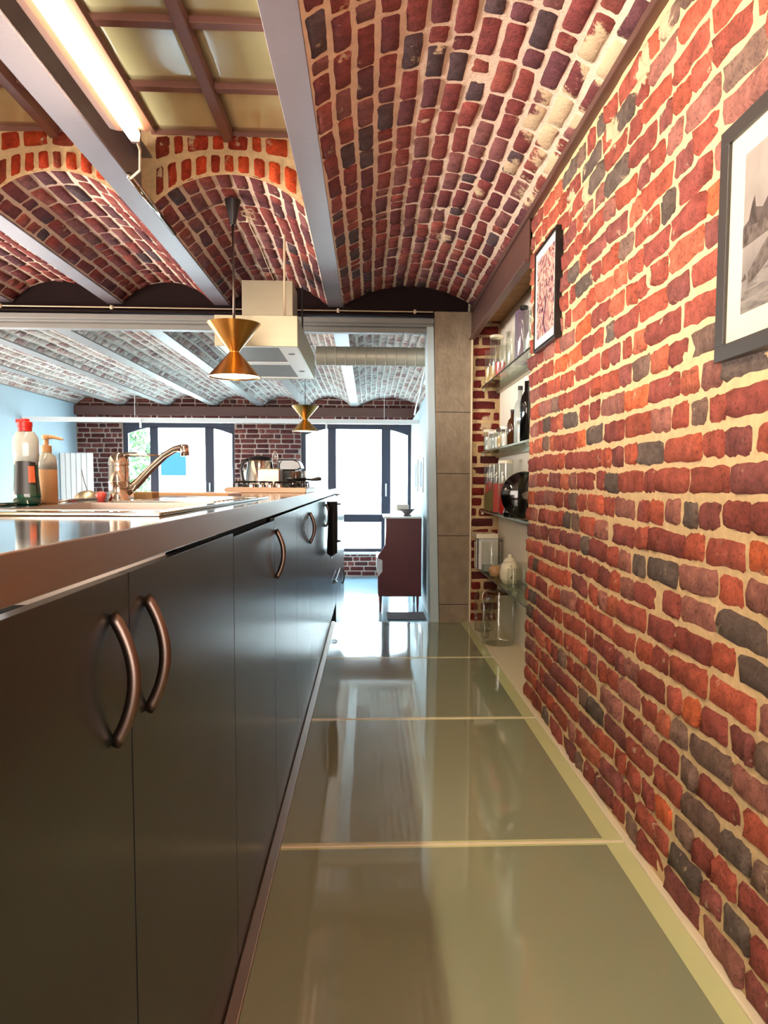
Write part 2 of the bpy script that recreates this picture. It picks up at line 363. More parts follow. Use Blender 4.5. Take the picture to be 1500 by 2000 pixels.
# ------------------------------------------------------------------ glass floor
SEP = [-.21, .893, 1.997, 3.10, 4.204, HY]
pos_txt = ['panel under and behind the viewpoint', 'nearest panel in view, at the bottom of the picture', 'second panel from the front', 'third panel from the front', 'far panel at the edge of the step down']
for i in range(5):
    a, b = SEP[i]+.006, SEP[i+1]-.006
    if i == 4: b = HY+.0
    t = thing('glass_floor_panel', (.2, (a+b)/2, -1.0), 'milky green walk-on glass floor panel beside dark cabinets, '+pos_txt[i], 'floor panel', 'glass floor panels')
    BOX('pane', (-.2275, .627, a+.014, b-.012, -.98, -.9499), 'floor_glass', t)
    mb = MB(); X0, X1 = -.2275, .676
    mb.box(.6275, X1, a, b, -.98, -.95); mb.box(X0, .6275, a, a+.0135, -.98, -.95); mb.box(X0, .6275, b-.0115, b, -.98, -.95)
    mb.build('pale_border', 'floor_edge', t)
mb = MB()
for s_ in SEP[1:5]: mb.box(-.227, .678, s_-.005, s_+.005, -.985, -.9485)
o = mb.build('trim_joints', 'cream_strip'); struct(o)
struct(BOX('trim_right', (.678, .699, -2.2, HY, -.985, -.944), 'cream_strip', bevel=.003))
struct(BOX('trim_left', (-.252, -.228, -2.2, HY, -.985, -.943), 'steel_strip', bevel=.002))
struct(BOX('floor', (-4.7, .9, -2.2, HY+.02, -1.5, -.985), 'near_floor'))
struct(BOX('floor_left', (-4.56, -.9, -2.2, HY, -.985, -.95), 'near_floor'))

# ------------------------------------------------------------------ steel beams and vaults
BX = [-.22, -.96, -1.65, -2.35, -3.05, -3.75, -4.45]
SPR = 1.15; RISE = .14; SKY_END = 3.45; SKY_Z = 1.455
def beam(x, ya, yb, m, label, wd=.1):
    mb = MB(); h = wd/2
    mb.box(x-h, x+h, ya, yb, SPR, SPR+.012); mb.box(x-.006, x+.006, ya, yb, SPR+.012, SPR+.2); mb.box(x-h, x+h, ya, yb, SPR+.2, SPR+.212)
    t = mb.build('steel_beam', m, bevel=.002); tag(t, label, 'beam', 'steel ceiling beams'); return t
names = ['beside the right brick vault', 'carrying the fluorescent lamp', 'third from the right, left of the lamp', 'fourth from the right, at the left picture edge']
for i in range(4): beam(BX[i], -2.2, HY, 'beam', 'grey painted steel ceiling beam in the near room, '+names[i])
fn_ = ['running above the near end of the duct', 'behind the extractor hood', 'third from the right', 'fourth from the right', 'fifth from the right', 'second from the pale left wall', 'nearest the pale left wall']
for i in range(7): beam(BX[i], HY+.15, 12.2, 'beam_far', 'pale grey ceiling beam of the far room, '+fn_[i], .12)
# wall beam on the right
mb = MB(); mb.box(.67, .77, -2.2, HY-.01, 1.125, 1.15); mb.box(.68, .69, WEND, HY-.01, .955, 1.125); mb.box(.665, .705, WEND, HY-.01, .945, .955)
o = mb.build('steel_beam', 'steel_brown', bevel=.003); tag(o, 'brown steel beam above the brick wall and the shelf recess', 'beam')
def arc_fn(x0, x1, rise=RISE, z0=SPR+.004):
    c = x1-x0; Rr = (c*c/4+rise*rise)/(2*rise); half = math.asin(c/2/Rr); Ltot = 2*half*Rr; cx = (x0+x1)/2; cz = z0+rise-Rr
    def f(u, v, ww):
        a = -half+v/Rr; rr = Rr-ww
        return (cx+rr*math.sin(a), u, cz+rr*math.cos(a))
    return f, Ltot
BL = [((1.9, .80), .10, .38), ((2.25, .86), .12, .42), ((2.6, .84), .12, .5), ((2.8, .80), .11, .5), ((3.15, .76), .07, .4), ((3.5, .68), .06, .38), ((4.2, .60), .06, .42), ((2.1, .48), .08, .3), ((2.45, .38), .07, .25), ((1.95, .3), .06, .25), ((2.3, .92), .12, .35), ((3.0, .9), .12, .38), ((3.3, .9), .12, .3), ((2.9, .4), .05, .22)]
def vault_smear(u, v):
    s = .35 + .12*mn.noise(Vector((u*2.5, v*4, 0)))
    for (c, r, k) in BL: s += k*max(0, 1-math.hypot((u-c[0])*.7, v-c[1])/r)
    return s
def vault(name, x0, x1, ya, yb, detail, pal, ms, rng, smear=None, lens=(.19, .2, .21, .1), ch=.072, gap=.012, depth=.007, wav=.01, back=True):
    f, L = arc_fn(x0, x1); mb = MB(); sheet(mb, f, ya, yb, 0, L, .15 if detail == 0 else .04, .05, .003 if detail else 0)
    bricks(mb, f, ya, yb, 0.005, L-.005, ch, list(lens), gap, depth, pal, rng, detail, smear=smear, wav=wav)
    if back:
        g = lambda u, v, ww: f(u, v, -.1); sheet(mb, g, ya, yb, 0, L, 1, .1)
    return struct(mb.build(name, ms, smooth=True))
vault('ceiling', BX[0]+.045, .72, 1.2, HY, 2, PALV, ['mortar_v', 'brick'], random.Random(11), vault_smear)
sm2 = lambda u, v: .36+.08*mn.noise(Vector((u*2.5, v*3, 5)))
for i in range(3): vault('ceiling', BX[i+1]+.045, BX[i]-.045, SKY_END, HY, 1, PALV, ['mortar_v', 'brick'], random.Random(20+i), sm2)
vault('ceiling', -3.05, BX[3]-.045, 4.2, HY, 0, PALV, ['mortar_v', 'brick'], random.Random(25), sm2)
smf = lambda u, v: .46+.12*mn.noise(Vector((u*1.5, v*3, 9)))
struct_xs = [(BX[0]+.05, .80)] + [(BX[i+1]+.05, BX[i]-.05) for i in range(6)] + [(-4.62, BX[6]-.05)]
for i, (a, b) in enumerate(struct_xs[:7]): vault('ceiling', a, b, HY+.15, 12.2, 0, PALF, ['mortar_far', 'brick_lime'], random.Random(40+i), smf)
# roof slab closing everything above, rear wall and side wall (daylight enters only by the windows)
struct(BOX('ceiling', (-4.8, 1.3, -2.4, 12.6, 1.62, 1.8), 'plaster_white'))
struct(BOX('ceiling', (BX[0]+.045, .70, -2.2, 1.2, 1.26, 1.3), 'mortar_v'))
struct(BOX('ceiling', (-4.56, BX[3], -2.2, 4.2, 1.26, 1.3), 'mortar_v'))
struct(BOX('wall_back', (-4.8, 1.3, -2.4, -2.2, -1.0, 1.7), 'plaster_white'))
struct(BOX('wall_left', (-4.8, -4.42, -2.2, 12.5, -1.6, 1.7), 'plaster'))
struct(BOX('wall_outer_right', (1.16, 1.3, -2.2, 12.5, -1.6, 1.7), 'plaster'))

# skylights: frosted panes above the beams, brick arch fronts
def skylight(x0, x1, ya, yb, bars, label):
    t = thing('skylight', ((x0+x1)/2, (ya+yb)/2, SKY_Z), label, 'skylight', 'frosted glass skylights between the beams')
    xm = (x0+x1)/2; ys = [ya]+bars+[yb]
    for j in range(len(ys)-1):
        for (a, b) in ((x0+.02, xm-.02), (xm+.02, x1-.02)):
            m_ = MB(); nx, ny = 8, 8; P = []
            for q in range(ny+1):
                for p in range(nx+1):
                    xx, yy = a+(b-a)*p/nx, ys[j]+.015+(ys[j+1]-ys[j]-.03)*q/ny
                    P.append((xx, yy, SKY_Z+.01+.004*mn.noise(Vector((xx*5, yy*5, 0)))))
            m_.add(P, [(q*(nx+1)+p, q*(nx+1)+p+1, (q+1)*(nx+1)+p+1, (q+1)*(nx+1)+p) for q in range(ny) for p in range(nx)])
            o = m_.build('pane', 'sky_glass', t, smooth=True); s_ = o.modifiers.new('thick', 'SOLIDIFY'); s_.thickness = .012; s_.offset = 1
    m_ = MB(); m_.box(xm-.02, xm+.02, ya, yb, SKY_Z-.035, SKY_Z+.03)
    for y in bars: m_.box(x0, xm-.02, y-.02, y+.02, SKY_Z-.012, SKY_Z+.03); m_.box(xm+.02, x1, y-.02, y+.02, SKY_Z-.012, SKY_Z+.03)
    m_.box(x0, x0+.02, ya, yb, SKY_Z-.005, SKY_Z+.03); m_.box(x1-.02, x1, ya, yb, SKY_Z-.005, SKY_Z+.03); m_.box(x0, x1, yb-.015, yb, SKY_Z-.01, SKY_Z+.03)
    m_.build('glazing_bars', 'sky_bar', t, bevel=.002)
sb = [-.18, .22, .62, 1.03, 1.43, 1.83, 2.24, 2.643, 3.06]
skylight(BX[1]+.05, BX[0]-.05, -.7, SKY_END+.01, sb, 'yellowish frosted skylight glazing right of the fluorescent lamp')
skylight(BX[2]+.05, BX[1]-.05, -.7, SKY_END+.01, sb, 'dim frosted skylight glazing left of the lamp beam')
skylight(BX[3]+.05, BX[2]-.05, -.7, SKY_END+.01, sb, 'dim frosted skylight glazing further left, mostly outside the picture')
for i in range(3):
    x0, x1 = BX[i+1]+.006, BX[i]-.006; f, L = arc_fn(BX[i+1]+.045, BX[i]-.045); c = x1-x0
    def ar(x, x0=BX[i+1]+.045, x1=BX[i]-.045):
        c = x1-x0; Rr = (c*c/4+RISE*RISE)/(2*RISE); d = min(c/2, abs(x-(x0+x1)/2)); return SPR+RISE-Rr+math.sqrt(Rr*Rr-d*d)
    def af(u, v, ww): 
        z0 = ar(u); return (u, SKY_END-ww, z0+(SKY_Z+.01-z0)*v)
    mb = MB(); sheet(mb, af, x0, x1, 0, 1, .03, .2, .004)
    m2 = []
    for (v0, v1, ln) in ((.02, .5, (.055, .06, .065)), (.55, .93, (.1, .06, .11))):
        bricks(mb, lambda u, v, ww: af(u, v0+(v1-v0)*v*10, ww), x0+.06, x1-.0, 0.0, .1, .1, list(ln), .016, .012, PALO, random.Random(60+i), 1, smear=lambda u, v: .40, wav=0, jit=.004)
    struct(mb.build('wall_arch_front', ['mortar', 'brick'], smooth=True))
    struct(BOX('ceiling', (x0, x1, SKY_END+.03, HY, 1.44, 1.47), 'mortar_v'))

# header across the opening
mb = MB(); mb.box(-4.42, .66, HY, HY+.012, 1.10, 1.42); mb.box(-4.42, .43, HY-.06, HY+.06, 1.088, 1.10)
o = mb.build('steel_beam', 'steel_dark', bevel=.002); tag(o, 'dark red-brown steel cross beam above the opening to the far room', 'beam')
mb = MB(); mb.box(-4.42, .43, HY-.03, HY+.04, 1.046, 1.08); mb.box(-4.42, .43, HY+.06, HY+.13, 1.0, 1.035); mb.box(-4.42, .43, HY+.01, HY+.10, 1.034, 1.055)
o = mb.build('steel_rail', 'beam_far', bevel=.004); tag(o, 'pale grey double steel rail just under the dark cross beam', 'rail')
mb = MB(); mb.tube([(-4.4, HY-.075, 1.112), (.42, HY-.075, 1.112)], .004)
for x in (-2.35, -1.65, -.2, .3): mb.box(x-.008, x+.008, HY-.085, HY-.06, 1.1005, 1.124)
tag(mb.build('conduit', 'cable', smooth=True), 'thin pale conduit clipped along the dark cross beam', 'conduit')

# ------------------------------------------------------------------ far room
FZ = -1.468; FY = 12.2
struct(BOX('floor_far', (-4.7, 1.2, HY+.02, FY+.3, FZ-.1, FZ), 'far_floor'))
struct(BOX('wall_step', (-4.56, .46, HY+.0, HY+.02, FZ, -.96), 'plaster_white'))
mb = MB(); mb.prism([(.655, FZ), (.655, .94), (.77, 1.11), (.77, 1.5), (1.16, 1.5), (1.16, FZ)], 'y', HY+.22, FY)
struct(mb.build('wall_far_room_right', 'plaster'))
WIN = [(-3.74, -2.05), (-1.04, .655)]; WZ0, WZ1 = -1.085, .885
mb = MB()
xs = [-4.7, -3.74, -2.05, -1.04, .655, 1.2]
for a, b in ((xs[0], xs[1]), (xs[2], xs[3]), (xs[4], xs[5])): mb.box(a, b, FY+.004, FY+.3, FZ, 1.5)
for a, b in WIN: mb.box(a, b, FY+.004, FY+.3, FZ, WZ0); mb.box(a, b, FY+.004, FY+.3, WZ1, 1.5)
def fskip(u, v, a, b):
    if WZ0-.02 < v < WZ1+.02:
        for x0, x1 in WIN:
            if x0 <= a and b <= x1: return None
            if a < x1 < b: a = x1+.002
            if a < x0 < b: b = x0-.002
            if x0 < a < b < x1: return None
    return (a, b)
ffn = lambda u, v, ww: (u, FY-ww, v)
bricks(mb, ffn, -4.41, .76, FZ+.01, 1.33, .0755, [.1, .2, .21], .017, .008, PALR, random.Random(70), 0, skip=fskip, smear=lambda u, v: .34)
struct(mb.build('wall_far', ['mortar_r', 'brick'], smooth=True))
tag(BOX('steel_lintel', (-4.42, .76, FY-.09, FY-.012, .993, 1.13), 'steel_brown', bevel=.004), 'brown steel lintel over the far windows', 'beam')
def window(n, x0, x1, mull, cross):
    mb = MB(); y0, y1 = FY+.06, FY+.13
    mb.box(x0, x1, y0, y1, WZ1-.07, WZ1); mb.box(x0, x0+.07, y0, y1, WZ0, WZ1-.07); mb.box(x1-.05, x1, y0, y1, WZ0, WZ1-.07); mb.box(x0+.07, x1-.05, y0, y1, WZ0, WZ0+.05)
    for a, b in mull: mb.box(a, b, y0-.02, y1, WZ0+.05, WZ1-.07)
    e = [x0+.07]+[v for m_ in mull for v in m_]+[x1-.05]
    for k in range(0, len(e), 2): mb.box(e[k], e[k+1], y0, y1, cross[0], cross[1])
    # arched infill in the top outer corners
    for (a, s_) in ((x0+.07, 1), (x1-.05, -1)): mb.prism([(a, WZ1-.07), (a+s_*.3, WZ1-.07), (a+s_*.18, WZ1-.10), (a, WZ1-.16)], 'y', y0, y1)
    w_ = struct(mb.build('window_%d' % n, 'frame_blue', bevel=.004))
    for k in range(0, len(e), 2):
        for (za, zb) in ((WZ0+.05, cross[0]), (cross[1], WZ1-.07)): BOX('pane', (e[k], e[k+1], y0+.03, y0+.036, za, zb), 'glass', w_)
    BOX('window_sill', (x0-.03, x1+.0, FY-.06, FY+.06, WZ0-.035, WZ0), 'white_paint', w_, bevel=.004)
    for a, b in mull[-1:]:
        m_ = MB(); m_.box((a+b)/2-.012, (a+b)/2+.012, y0-.05, y0-.02, -.22, -.02); m_.build('handle', 'white_paint', w_, bevel=.006)
window(1, WIN[0][0], WIN[0][1], [(-3.337, -3.214), (-2.504, -2.372)], (-.621, -.502))
window(2, WIN[1][0], WIN[1][1], [(-.632, -.506), (.196, .338)], (-.621, -.502))
# white curtain rail hung across far room
mb = MB(); mb.box(-4.41, .65, 10.3, 10.36, .755, .812)
for x in (-3.0, -.9, .2): mb.tube([(x, 10.33, .812), (x, 10.33, 1.16)], .004)
for x in (-2.92, -.55): mb.box(x-.012, x+.012, 10.28, 10.2995, .68, .78)
tag(mb.build('lighting_rail', 'white_paint'), 'long white lighting rail hung across the far room before the windows', 'rail')

# ------------------------------------------------------------------ island
CX = -.254
def handle_mb(X, y, z0, z1, r=.0052, bow=.021):
    mb = MB(); P = []
    for k in range(17):
        t = k/16; P.append((X+.001+bow*math.sin(math.pi*t)**.8, y, z0+(z1-z0)*t))
    mb.tube(P, r, 12, sy=1.3); return mb
def hhandle_mb(X, y0, y1, z, r=.006):
    mb = MB(); mb.tube([(X+.001+.022*math.sin(math.pi*k/14)**.8, y0+(y1-y0)*k/14, z) for k in range(15)], r, 10); return mb
DT, DB = -.0965, -.94
YJ = [-.45, .195, .84, 1.485, 2.13, 2.784, 3.43, 4.075, 4.72, 5.37, 6.08]
def cabinet(ya, yb, doors, label, top=DT, bot=DB, name='base_cabinet', cat='cabinet', drawers=None):
    t = thing(name, (-.5, (ya+yb)/2, bot), label, cat, 'island base units')
    BOX('carcass', (-.74, CX-.022, ya+.001, yb-.001, bot, -.22 if ya < 1.5 and yb > 1.3 else -.094), 'carcass', t)
    for (a, b, hy) in doors:
        d = BOX('door', (CX-.012, CX, a+.002, b-.002, bot+.002, top), 'door', t, bevel=.0004)
        if hy: handle_mb(CX, hy, -.262, -.131).build('handle', 'handle', d, smooth=True)
    for (z0, z1) in (drawers or []):
        d = BOX('drawer', (CX-.012, CX, ya+.002, yb-.002, z0+.002, z1-.002), 'door', t, bevel=.0004)
        ym = (ya+yb)/2; hhandle_mb(CX, ym-.06, ym+.06, z1-.05).build('handle', 'handle', d, smooth=True)
    return t
cabinet(YJ[0], YJ[1], [(YJ[0], YJ[1], None)], 'dark lacquered island cabinet out of view behind the nearest double cabinet')
cabinet(YJ[1], YJ[3], [(YJ[1], YJ[2], .778), (YJ[2], YJ[3], .897)], 'dark grey double-door island cabinet with two facing bow handles, nearest of the row')
cabinet(YJ[3], YJ[4], [(YJ[3], YJ[4], None)], 'dark grey flat island front without any handle, between two doors with bow handles', top=-.104)
cabinet(YJ[4], YJ[5], [(YJ[4], YJ[5], 2.15)], 'dark island cabinet with one bow handle right after the handleless front', top=-.097)
cabinet(YJ[5], YJ[6], [(YJ[5], YJ[6], 3.37)], 'island cabinet with bow handle at its far edge, below the hob')
cabinet(YJ[6], YJ[7], [(YJ[6], YJ[7], None)], 'plain glossy island front between the far bow handle and the black towel')
cabinet(YJ[7], YJ[9], [(YJ[7], YJ[8], 4.64), (YJ[8], YJ[9], None)], 'island cabinet whose handle carries the hanging black towel')
cabinet(YJ[9], YJ[10], [], 'island drawer unit of four drawers at the edge of the glass floor', drawers=[(-.94, -.68), (-.68, -.46), (-.46, -.28), (-.28, -.098)])
# last unit beyond the glass edge, standing on the lower floor
t = thing('drawer_cabinet', (-.5, 7.1, FZ), 'tall blue-lit cabinet end beyond the island, standing on the lower floor', 'cabinet')
BOX('carcass', (-.74, CX-.022, 6.1, 8.1, FZ, -.12), 'carcass', t)
for (a, b, z0, z1, k) in ((6.1, 7.0, -.42, -.12, 1), (6.1, 7.0, -.76, -.425, 1), (6.1, 7.0, FZ+.08, -.765, 0), (7.005, 8.1, FZ+.08, -.12, 2)):
    d = BOX('drawer' if k == 1 else 'door', (CX-.02, CX, a+.002, b-.002, z0, z1), 'door', t, bevel=.0015)
    if k == 1: hhandle_mb(CX, 6.4, 6.55, z1-.06).build('handle', 'handle', d, smooth=True)
    if k == 2: handle_mb(CX, 7.5, -.97, -.82).build('handle', 'handle', d, smooth=True)

# worktop with sink cut-out
TZ, TB, BKX = -.049, -.086, -.775
SX0, SX1, SY0, SY1 = -.72, -.29, 1.11, 2.3
bx0, bx1, by0, by1 = -.62, -.34, 1.34, 1.78
t = thing('worktop', (-.5, 2.5, TB), 'long stainless steel island worktop with polished top and satin front edge', 'worktop')
mb = MB(); fx = -.2475
mb.box(BKX, bx0, -.4, 6.08, TB+.002, TZ); mb.box(bx1, fx, -.4, 6.08, TB+.002, TZ); mb.box(bx0, bx1, -.4, by0, TB+.002, TZ); mb.box(bx0, bx1, by1, 5.6, TB+.002, TZ)
mb.build('top', 'steel_top', t)
m_ = MB(); m_.box(fx, -.2445, -.4, 3.158, TB, TZ+.0005); m_.box(fx, -.2445, 3.161, 6.08, TB, TZ+.0005); m_.build('front_edge', 'fascia', t, bevel=.0012)
# sink
t = thing('sink', (-.52, 1.8, TZ), 'inset stainless steel sink with drainer and low rim around the tap', 'sink')
mb = MB(); r = .018
for b_ in ((SX0, SX1, SY0, SY0+r), (SX0, SX1, SY1-r, SY1), (SX0, SX0+r, SY0+r, SY1-r), (SX1-r, SX1, SY0+r, SY1-r)): mb.box(*b_, TZ, TZ+.006)
mb.build('rim', 'steel_top', t, bevel=.002)
mb = MB()
mb.box(bx0, bx1, by0, by1, TZ-.16, TZ-.155); mb.box(bx0, bx0+.003, by0, by1, TZ-.155, TZ+.001); mb.box(bx1-.003, bx1, by0, by1, TZ-.155, TZ+.001); mb.box(bx0, bx1, by0, by0+.003, TZ-.155, TZ+.001); mb.box(bx0, bx1, by1-.003, by1, TZ-.155, TZ+.001)
mb.build('bowl', 'fascia', t)
mb = MB()
for k in range(7): mb.box(-.60, -.36, 1.86+k*.06, 1.88+k*.06, TZ, TZ+.004)
mb.build('drainer_ribs', 'steel_top', t, bevel=.0015)

# tap
px, py = -.632, 2.03
t = thing('mixer_tap', (px, py, TZ), 'chrome single-lever mixer tap with rising spout behind the sink', 'tap')
mb = MB(); mb.lathe([(.030,0),(.030,.004),(.0265,.008),(.026,.045),(.0268,.046),(.0268,.049),(.026,.05),(.0255,.078),(.024,.09)], (px, py, TZ), 32); mb.build('body', 'chrome', t, auto=50)
mb = MB(); mb.lathe([(.0262,.088),(.0262,.094),(.024,.106),(.018,.116),(.008,.121),(0,.122)], (px, py, TZ), 32, cap=False)
P = [(px+.0, py, TZ+.112), (px+.03, py, TZ+.1165), (px+.07, py, TZ+.115), (px+.105, py, TZ+.1135)]; mb.tube(P, [.012, .011, .0075, .003], 12, sy=.55); mb.build('lever', 'chrome', t, smooth=True)
mb = MB(); sp = [(px+.018, py, TZ+.022), (px+.045, py-.002, TZ+.043), (px+.085, py-.01, TZ+.083), (px+.12, py-.02, TZ+.113), (px+.147, py-.03, TZ+.128), (px+.165, py-.035, TZ+.133), (px+.180, py-.04, TZ+.132)]
mb.tube(sp, [.013, .011, .0095, .009, .0088, .0085, .009], 14); mb.tube([(px+.173, py-.038, TZ+.136), (px+.175, py-.038, TZ+.112)], .0105, 14); mb.build('spout', 'chrome', t, smooth=True)

# washing-up liquid bottle
bx, by = -.692, 1.63
t = thing('dish_soap_bottle', (bx, by, TZ), 'washing-up liquid bottle with red cap, clear shoulder and dark green base', 'bottle')
mb = MB(); mb.lathe([(.020,0),(.027,.003),(.0275,.02),(.0245,.05),(.0235,.08),(.0235,.081)], (bx, by, TZ), 28, sy=.7); mb.build('filled_lower_body', 'green', t, smooth=True)
mb = MB(); mb.lathe([(.0235,.081),(.026,.1),(.0265,.12),(.025,.135),(.018,.146),(.012,.148)], (bx, by, TZ), 28, sy=.7); mb.build('clear_shoulder', 'clear_white', t, smooth=True)
mb = MB(); mb.lathe([(.0135,.148),(.0135,.156),(.0145,.157),(.0145,.166),(.009,.168),(.009,.172),(.006,.173)], (bx, by, TZ), 20); mb.box(bx-.016, bx-.004, by-.005, by+.005, TZ+.165, TZ+.172); mb.build('cap', 'red', t, auto=40)
mb = MB()
for (a0, a1, z0, z1, mi) in ((-2.3, -.45, .022, .088, 0), (-1.15, -.6, .045, .078, 1), (-1.1, -.62, .018, .04, 2)):
    P = []; n = 10; rr = .0278+.0004*mi
    for q in range(5):
        for k in range(n+1):
            a = a0+(a1-a0)*k/n; zz = z0+(z1-z0)*q/4; r_ = (.0283-.0045*min(1, max(0, (zz-.02)/.06)))+.0004*mi
            P.append((bx+r_*math.cos(a), by+.72*r_*math.sin(a), TZ+zz))
    mb.add(P, [(q*(n+1)+k, q*(n+1)+k+1, (q+1)*(n+1)+k+1, (q+1)*(n+1)+k) for q in range(4) for k in range(n)], mi)
mb.build('label', ['label_dark', 'label_orange', 'green'], t, smooth=True)
# soap dispenser
bx, by = -.697, 1.745
t = thing('soap_dispenser', (bx, by, TZ), 'tan pump soap dispenser with clear upper part, right of the red-capped bottle', 'bottle')
mb = MB(); mb.lathe([(.020,0),(.0215,.002),(.0215,.072),(.0212,.073)], (bx, by, TZ), 28); mb.build('liquid_body', 'tan', t, auto=40)
mb = MB(); mb.lathe([(.0212,.073),(.0212,.09),(.019,.1),(.011,.108),(.010,.110)], (bx, by, TZ), 28); mb.build('clear_shoulder', 'clear_white', t, smooth=True)
mb = MB(); mb.lathe([(.011,.110),(.011,.124),(.005,.126),(.005,.138),(.009,.139),(.009,.146),(.006,.148)], (bx, by, TZ), 20); mb.tube([(bx, by, TZ+.143), (bx+.015, by, TZ+.143), (bx+.036, by, TZ+.138)], [.005, .004, .0025], 8); mb.build('pump', 'tan', t, auto=40)
# lid / colander dome with handle wire
bx, by = -.735, 2.1
t = thing('pan_lid', (bx, by, TZ), 'grey domed lid with thin wire handle lying beside the soap dispenser', 'lid')
mb = MB(); mb.lathe([(.036,0),(.036,.002),(.031,.012),(.020,.020),(.008,.0235),(0,.024)], (bx, by, TZ), 32, cap=False); mb.build('dome', 'brushed', t, smooth=True)
mb = MB(); mb.tube([(bx-.002, by, TZ+.023), (bx-.01, by, TZ+.05), (bx-.016, by, TZ+.078)], .0013, 6); mb.build('wire', 'black', t)
# red stopper & scrubbing sponge & board
mb = MB(); mb.lathe([(.008,0),(.009,.003),(.012,.008),(.0132,.014),(.011,.020),(.005,.0225),(0,.023)], (-.668, 2.0, TZ), 24, cap=False); tag(mb.build('sink_stopper', 'pink', smooth=True), 'small coral-red rubber stopper left of the tap', 'stopper')
mb = MB(); mb.box(-.63, -.58, 2.14, 2.21, TZ, TZ+.020); tag(mb.build('sponge', 'sponge', bevel=.004), 'brown scrubbing sponge just right of the tap', 'sponge')
mb = MB(); mb.box(-.76, -.44, 2.5, 2.75, TZ, TZ+.012); tag(mb.build('chopping_board', 'tan', bevel=.003), 'flat wooden board lying on the worktop behind the sink', 'board')

# hob with pan supports
hx0, hx1, hy0, hy1 = -.63, -.27, 3.45, 4.05
t = thing('hob', (-.47, 3.8, TZ), 'raised white-edged gas hob with low pan supports', 'hob')
mb = MB(); mb.prism([(hx0+.012, TZ), (hx1-.005, TZ), (hx1, TZ+.02), (hx1-.012, TZ+.024), (hx0+.012, TZ+.024), (hx0, TZ+.012)], 'y', hy0, hy1); mb.build('tray', 'hob_steel', t, bevel=.002)
for (cx, cy_) in ((-.54, 3.60), (-.36, 3.60), (-.54, 3.90), (-.36, 3.90)):
    mb = MB(); mb.lathe([(.035,0),(.036,.008),(.025,.012),(.0,.013)], (cx, cy_, TZ+.024), 24, cap=False); b_ = mb.build('burner', 'black', t, smooth=True)
    mb = MB()
    for k in range(4):
        a = k*math.pi/2+.78; c_, s_ = math.cos(a), math.sin(a)
        mb.tube([(cx+c_*.085, cy_+s_*.085, TZ+.024), (cx+c_*.082, cy_+s_*.082, TZ+.046), (cx+c_*.03, cy_+s_*.03, TZ+.048)], .0045, 6)
    mb.tube([(cx+.05*math.cos(k*.3927), cy_+.05*math.sin(k*.3927), TZ+.048) for k in range(17)], .004, 6); mb.build('pan_support', 'black', b_)
for k in range(4):
    mb = MB(); mb.lathe([(.013,0),(.013,.012),(.009,.016),(0,.016)], (-.51+k*.04, 3.48, TZ+.024), 16, cap=False); mb.build('knob', 'chrome', t, auto=40)
# pan handle and small pan at right
t = thing('small_pan', (-.34, 3.94, TZ+.053), 'small dark pan on the hob with its handle pointing toward the aisle', 'pan')
mb = MB(); mb.lathe([(0,0),(.045,0),(.05,.006),(.05,.016),(.047,.016),(.047,.008),(0,.004)], (-.36, 3.94, TZ+.053), 28, cap=False); mb.build('bowl', 'black', t, auto=40)
mb = MB(); mb.tube([(-.312, 3.94, TZ+.062), (-.285, 3.94, TZ+.060), (-.25, 3.93, TZ+.064), (-.235, 3.93, TZ+.064)], [.005, .007, .011, .008], 10); mb.build('handle', 'black', t, smooth=True)
# kettle
def px2(x, y, Y): return ((x-728)/1500*Y, (940-y)/1500*Y)
kx, ky = -.573, 4.6
t = thing('kettle', (kx, ky, TZ), 'chrome electric kettle with black handle and lid, left on the worktop behind the hob', 'kettle')
mb = MB(); mb.lathe([(.085,0),(.086,.01),(.080,.09),(.070,.165),(.068,.17)], (kx-.055, ky, TZ), 36); mb.build('jug', 'chrome', t, auto=50)
mb = MB(); mb.lathe([(.068,.171),(.064,.186),(.04,.196),(0,.2)], (kx-.055, ky, TZ), 36, cap=False); mb.build('lid', 'black', t, smooth=True)
mb = MB(); mb.tube([(kx-.12, ky, TZ+.175), (kx-.15, ky, TZ+.165), (kx-.165, ky, TZ+.12), (kx-.155, ky, TZ+.06), (kx-.138, ky, TZ+.03)], .011, 10); mb.build('handle', 'black', t, smooth=True)
# toaster
t = thing('toaster', (-.53, 4.35, TZ), 'brushed steel toaster standing in front of the kettle', 'toaster')
mb = MB(); mb.box(-.60, -.48, 4.3, 4.44, TZ+.006, TZ+.12); mb.build('shell', 'fascia', t, bevel=.008)
mb = MB(); mb.box(-.597, -.483, 4.302, 4.438, TZ, TZ+.008); mb.build('base', 'black', t)
for yy in (4.33, 4.38): BOX('bread_slot', (-.575, -.505, yy, yy+.015, TZ+.117, TZ+.1205), 'black', t)
# coffee machine
t = thing('coffee_machine', (-.47, 4.7, TZ), 'black coffee machine with copper-brown side, right of the kettle', 'coffee machine')
mb = MB(); mb.box(-.505, -.43, 4.62, 4.82, TZ, TZ+.165); mb.build('housing', 'black', t, bevel=.01)
mb = MB(); mb.prism([(-.53, TZ+.115), (-.415, TZ+.115), (-.39, TZ+.13), (-.405, TZ+.165), (-.435, TZ+.178), (-.53, TZ+.178)], 'y', 4.6, 4.8); mb.build('brew_head', 'black_gloss', t, bevel=.006)
mb = MB(); mb.lathe([(.03,0),(.031,.01),(.031,.105),(.03,.11)], (-.42, 4.58, TZ), 24); mb.build('tank', 'brown', t, auto=40)
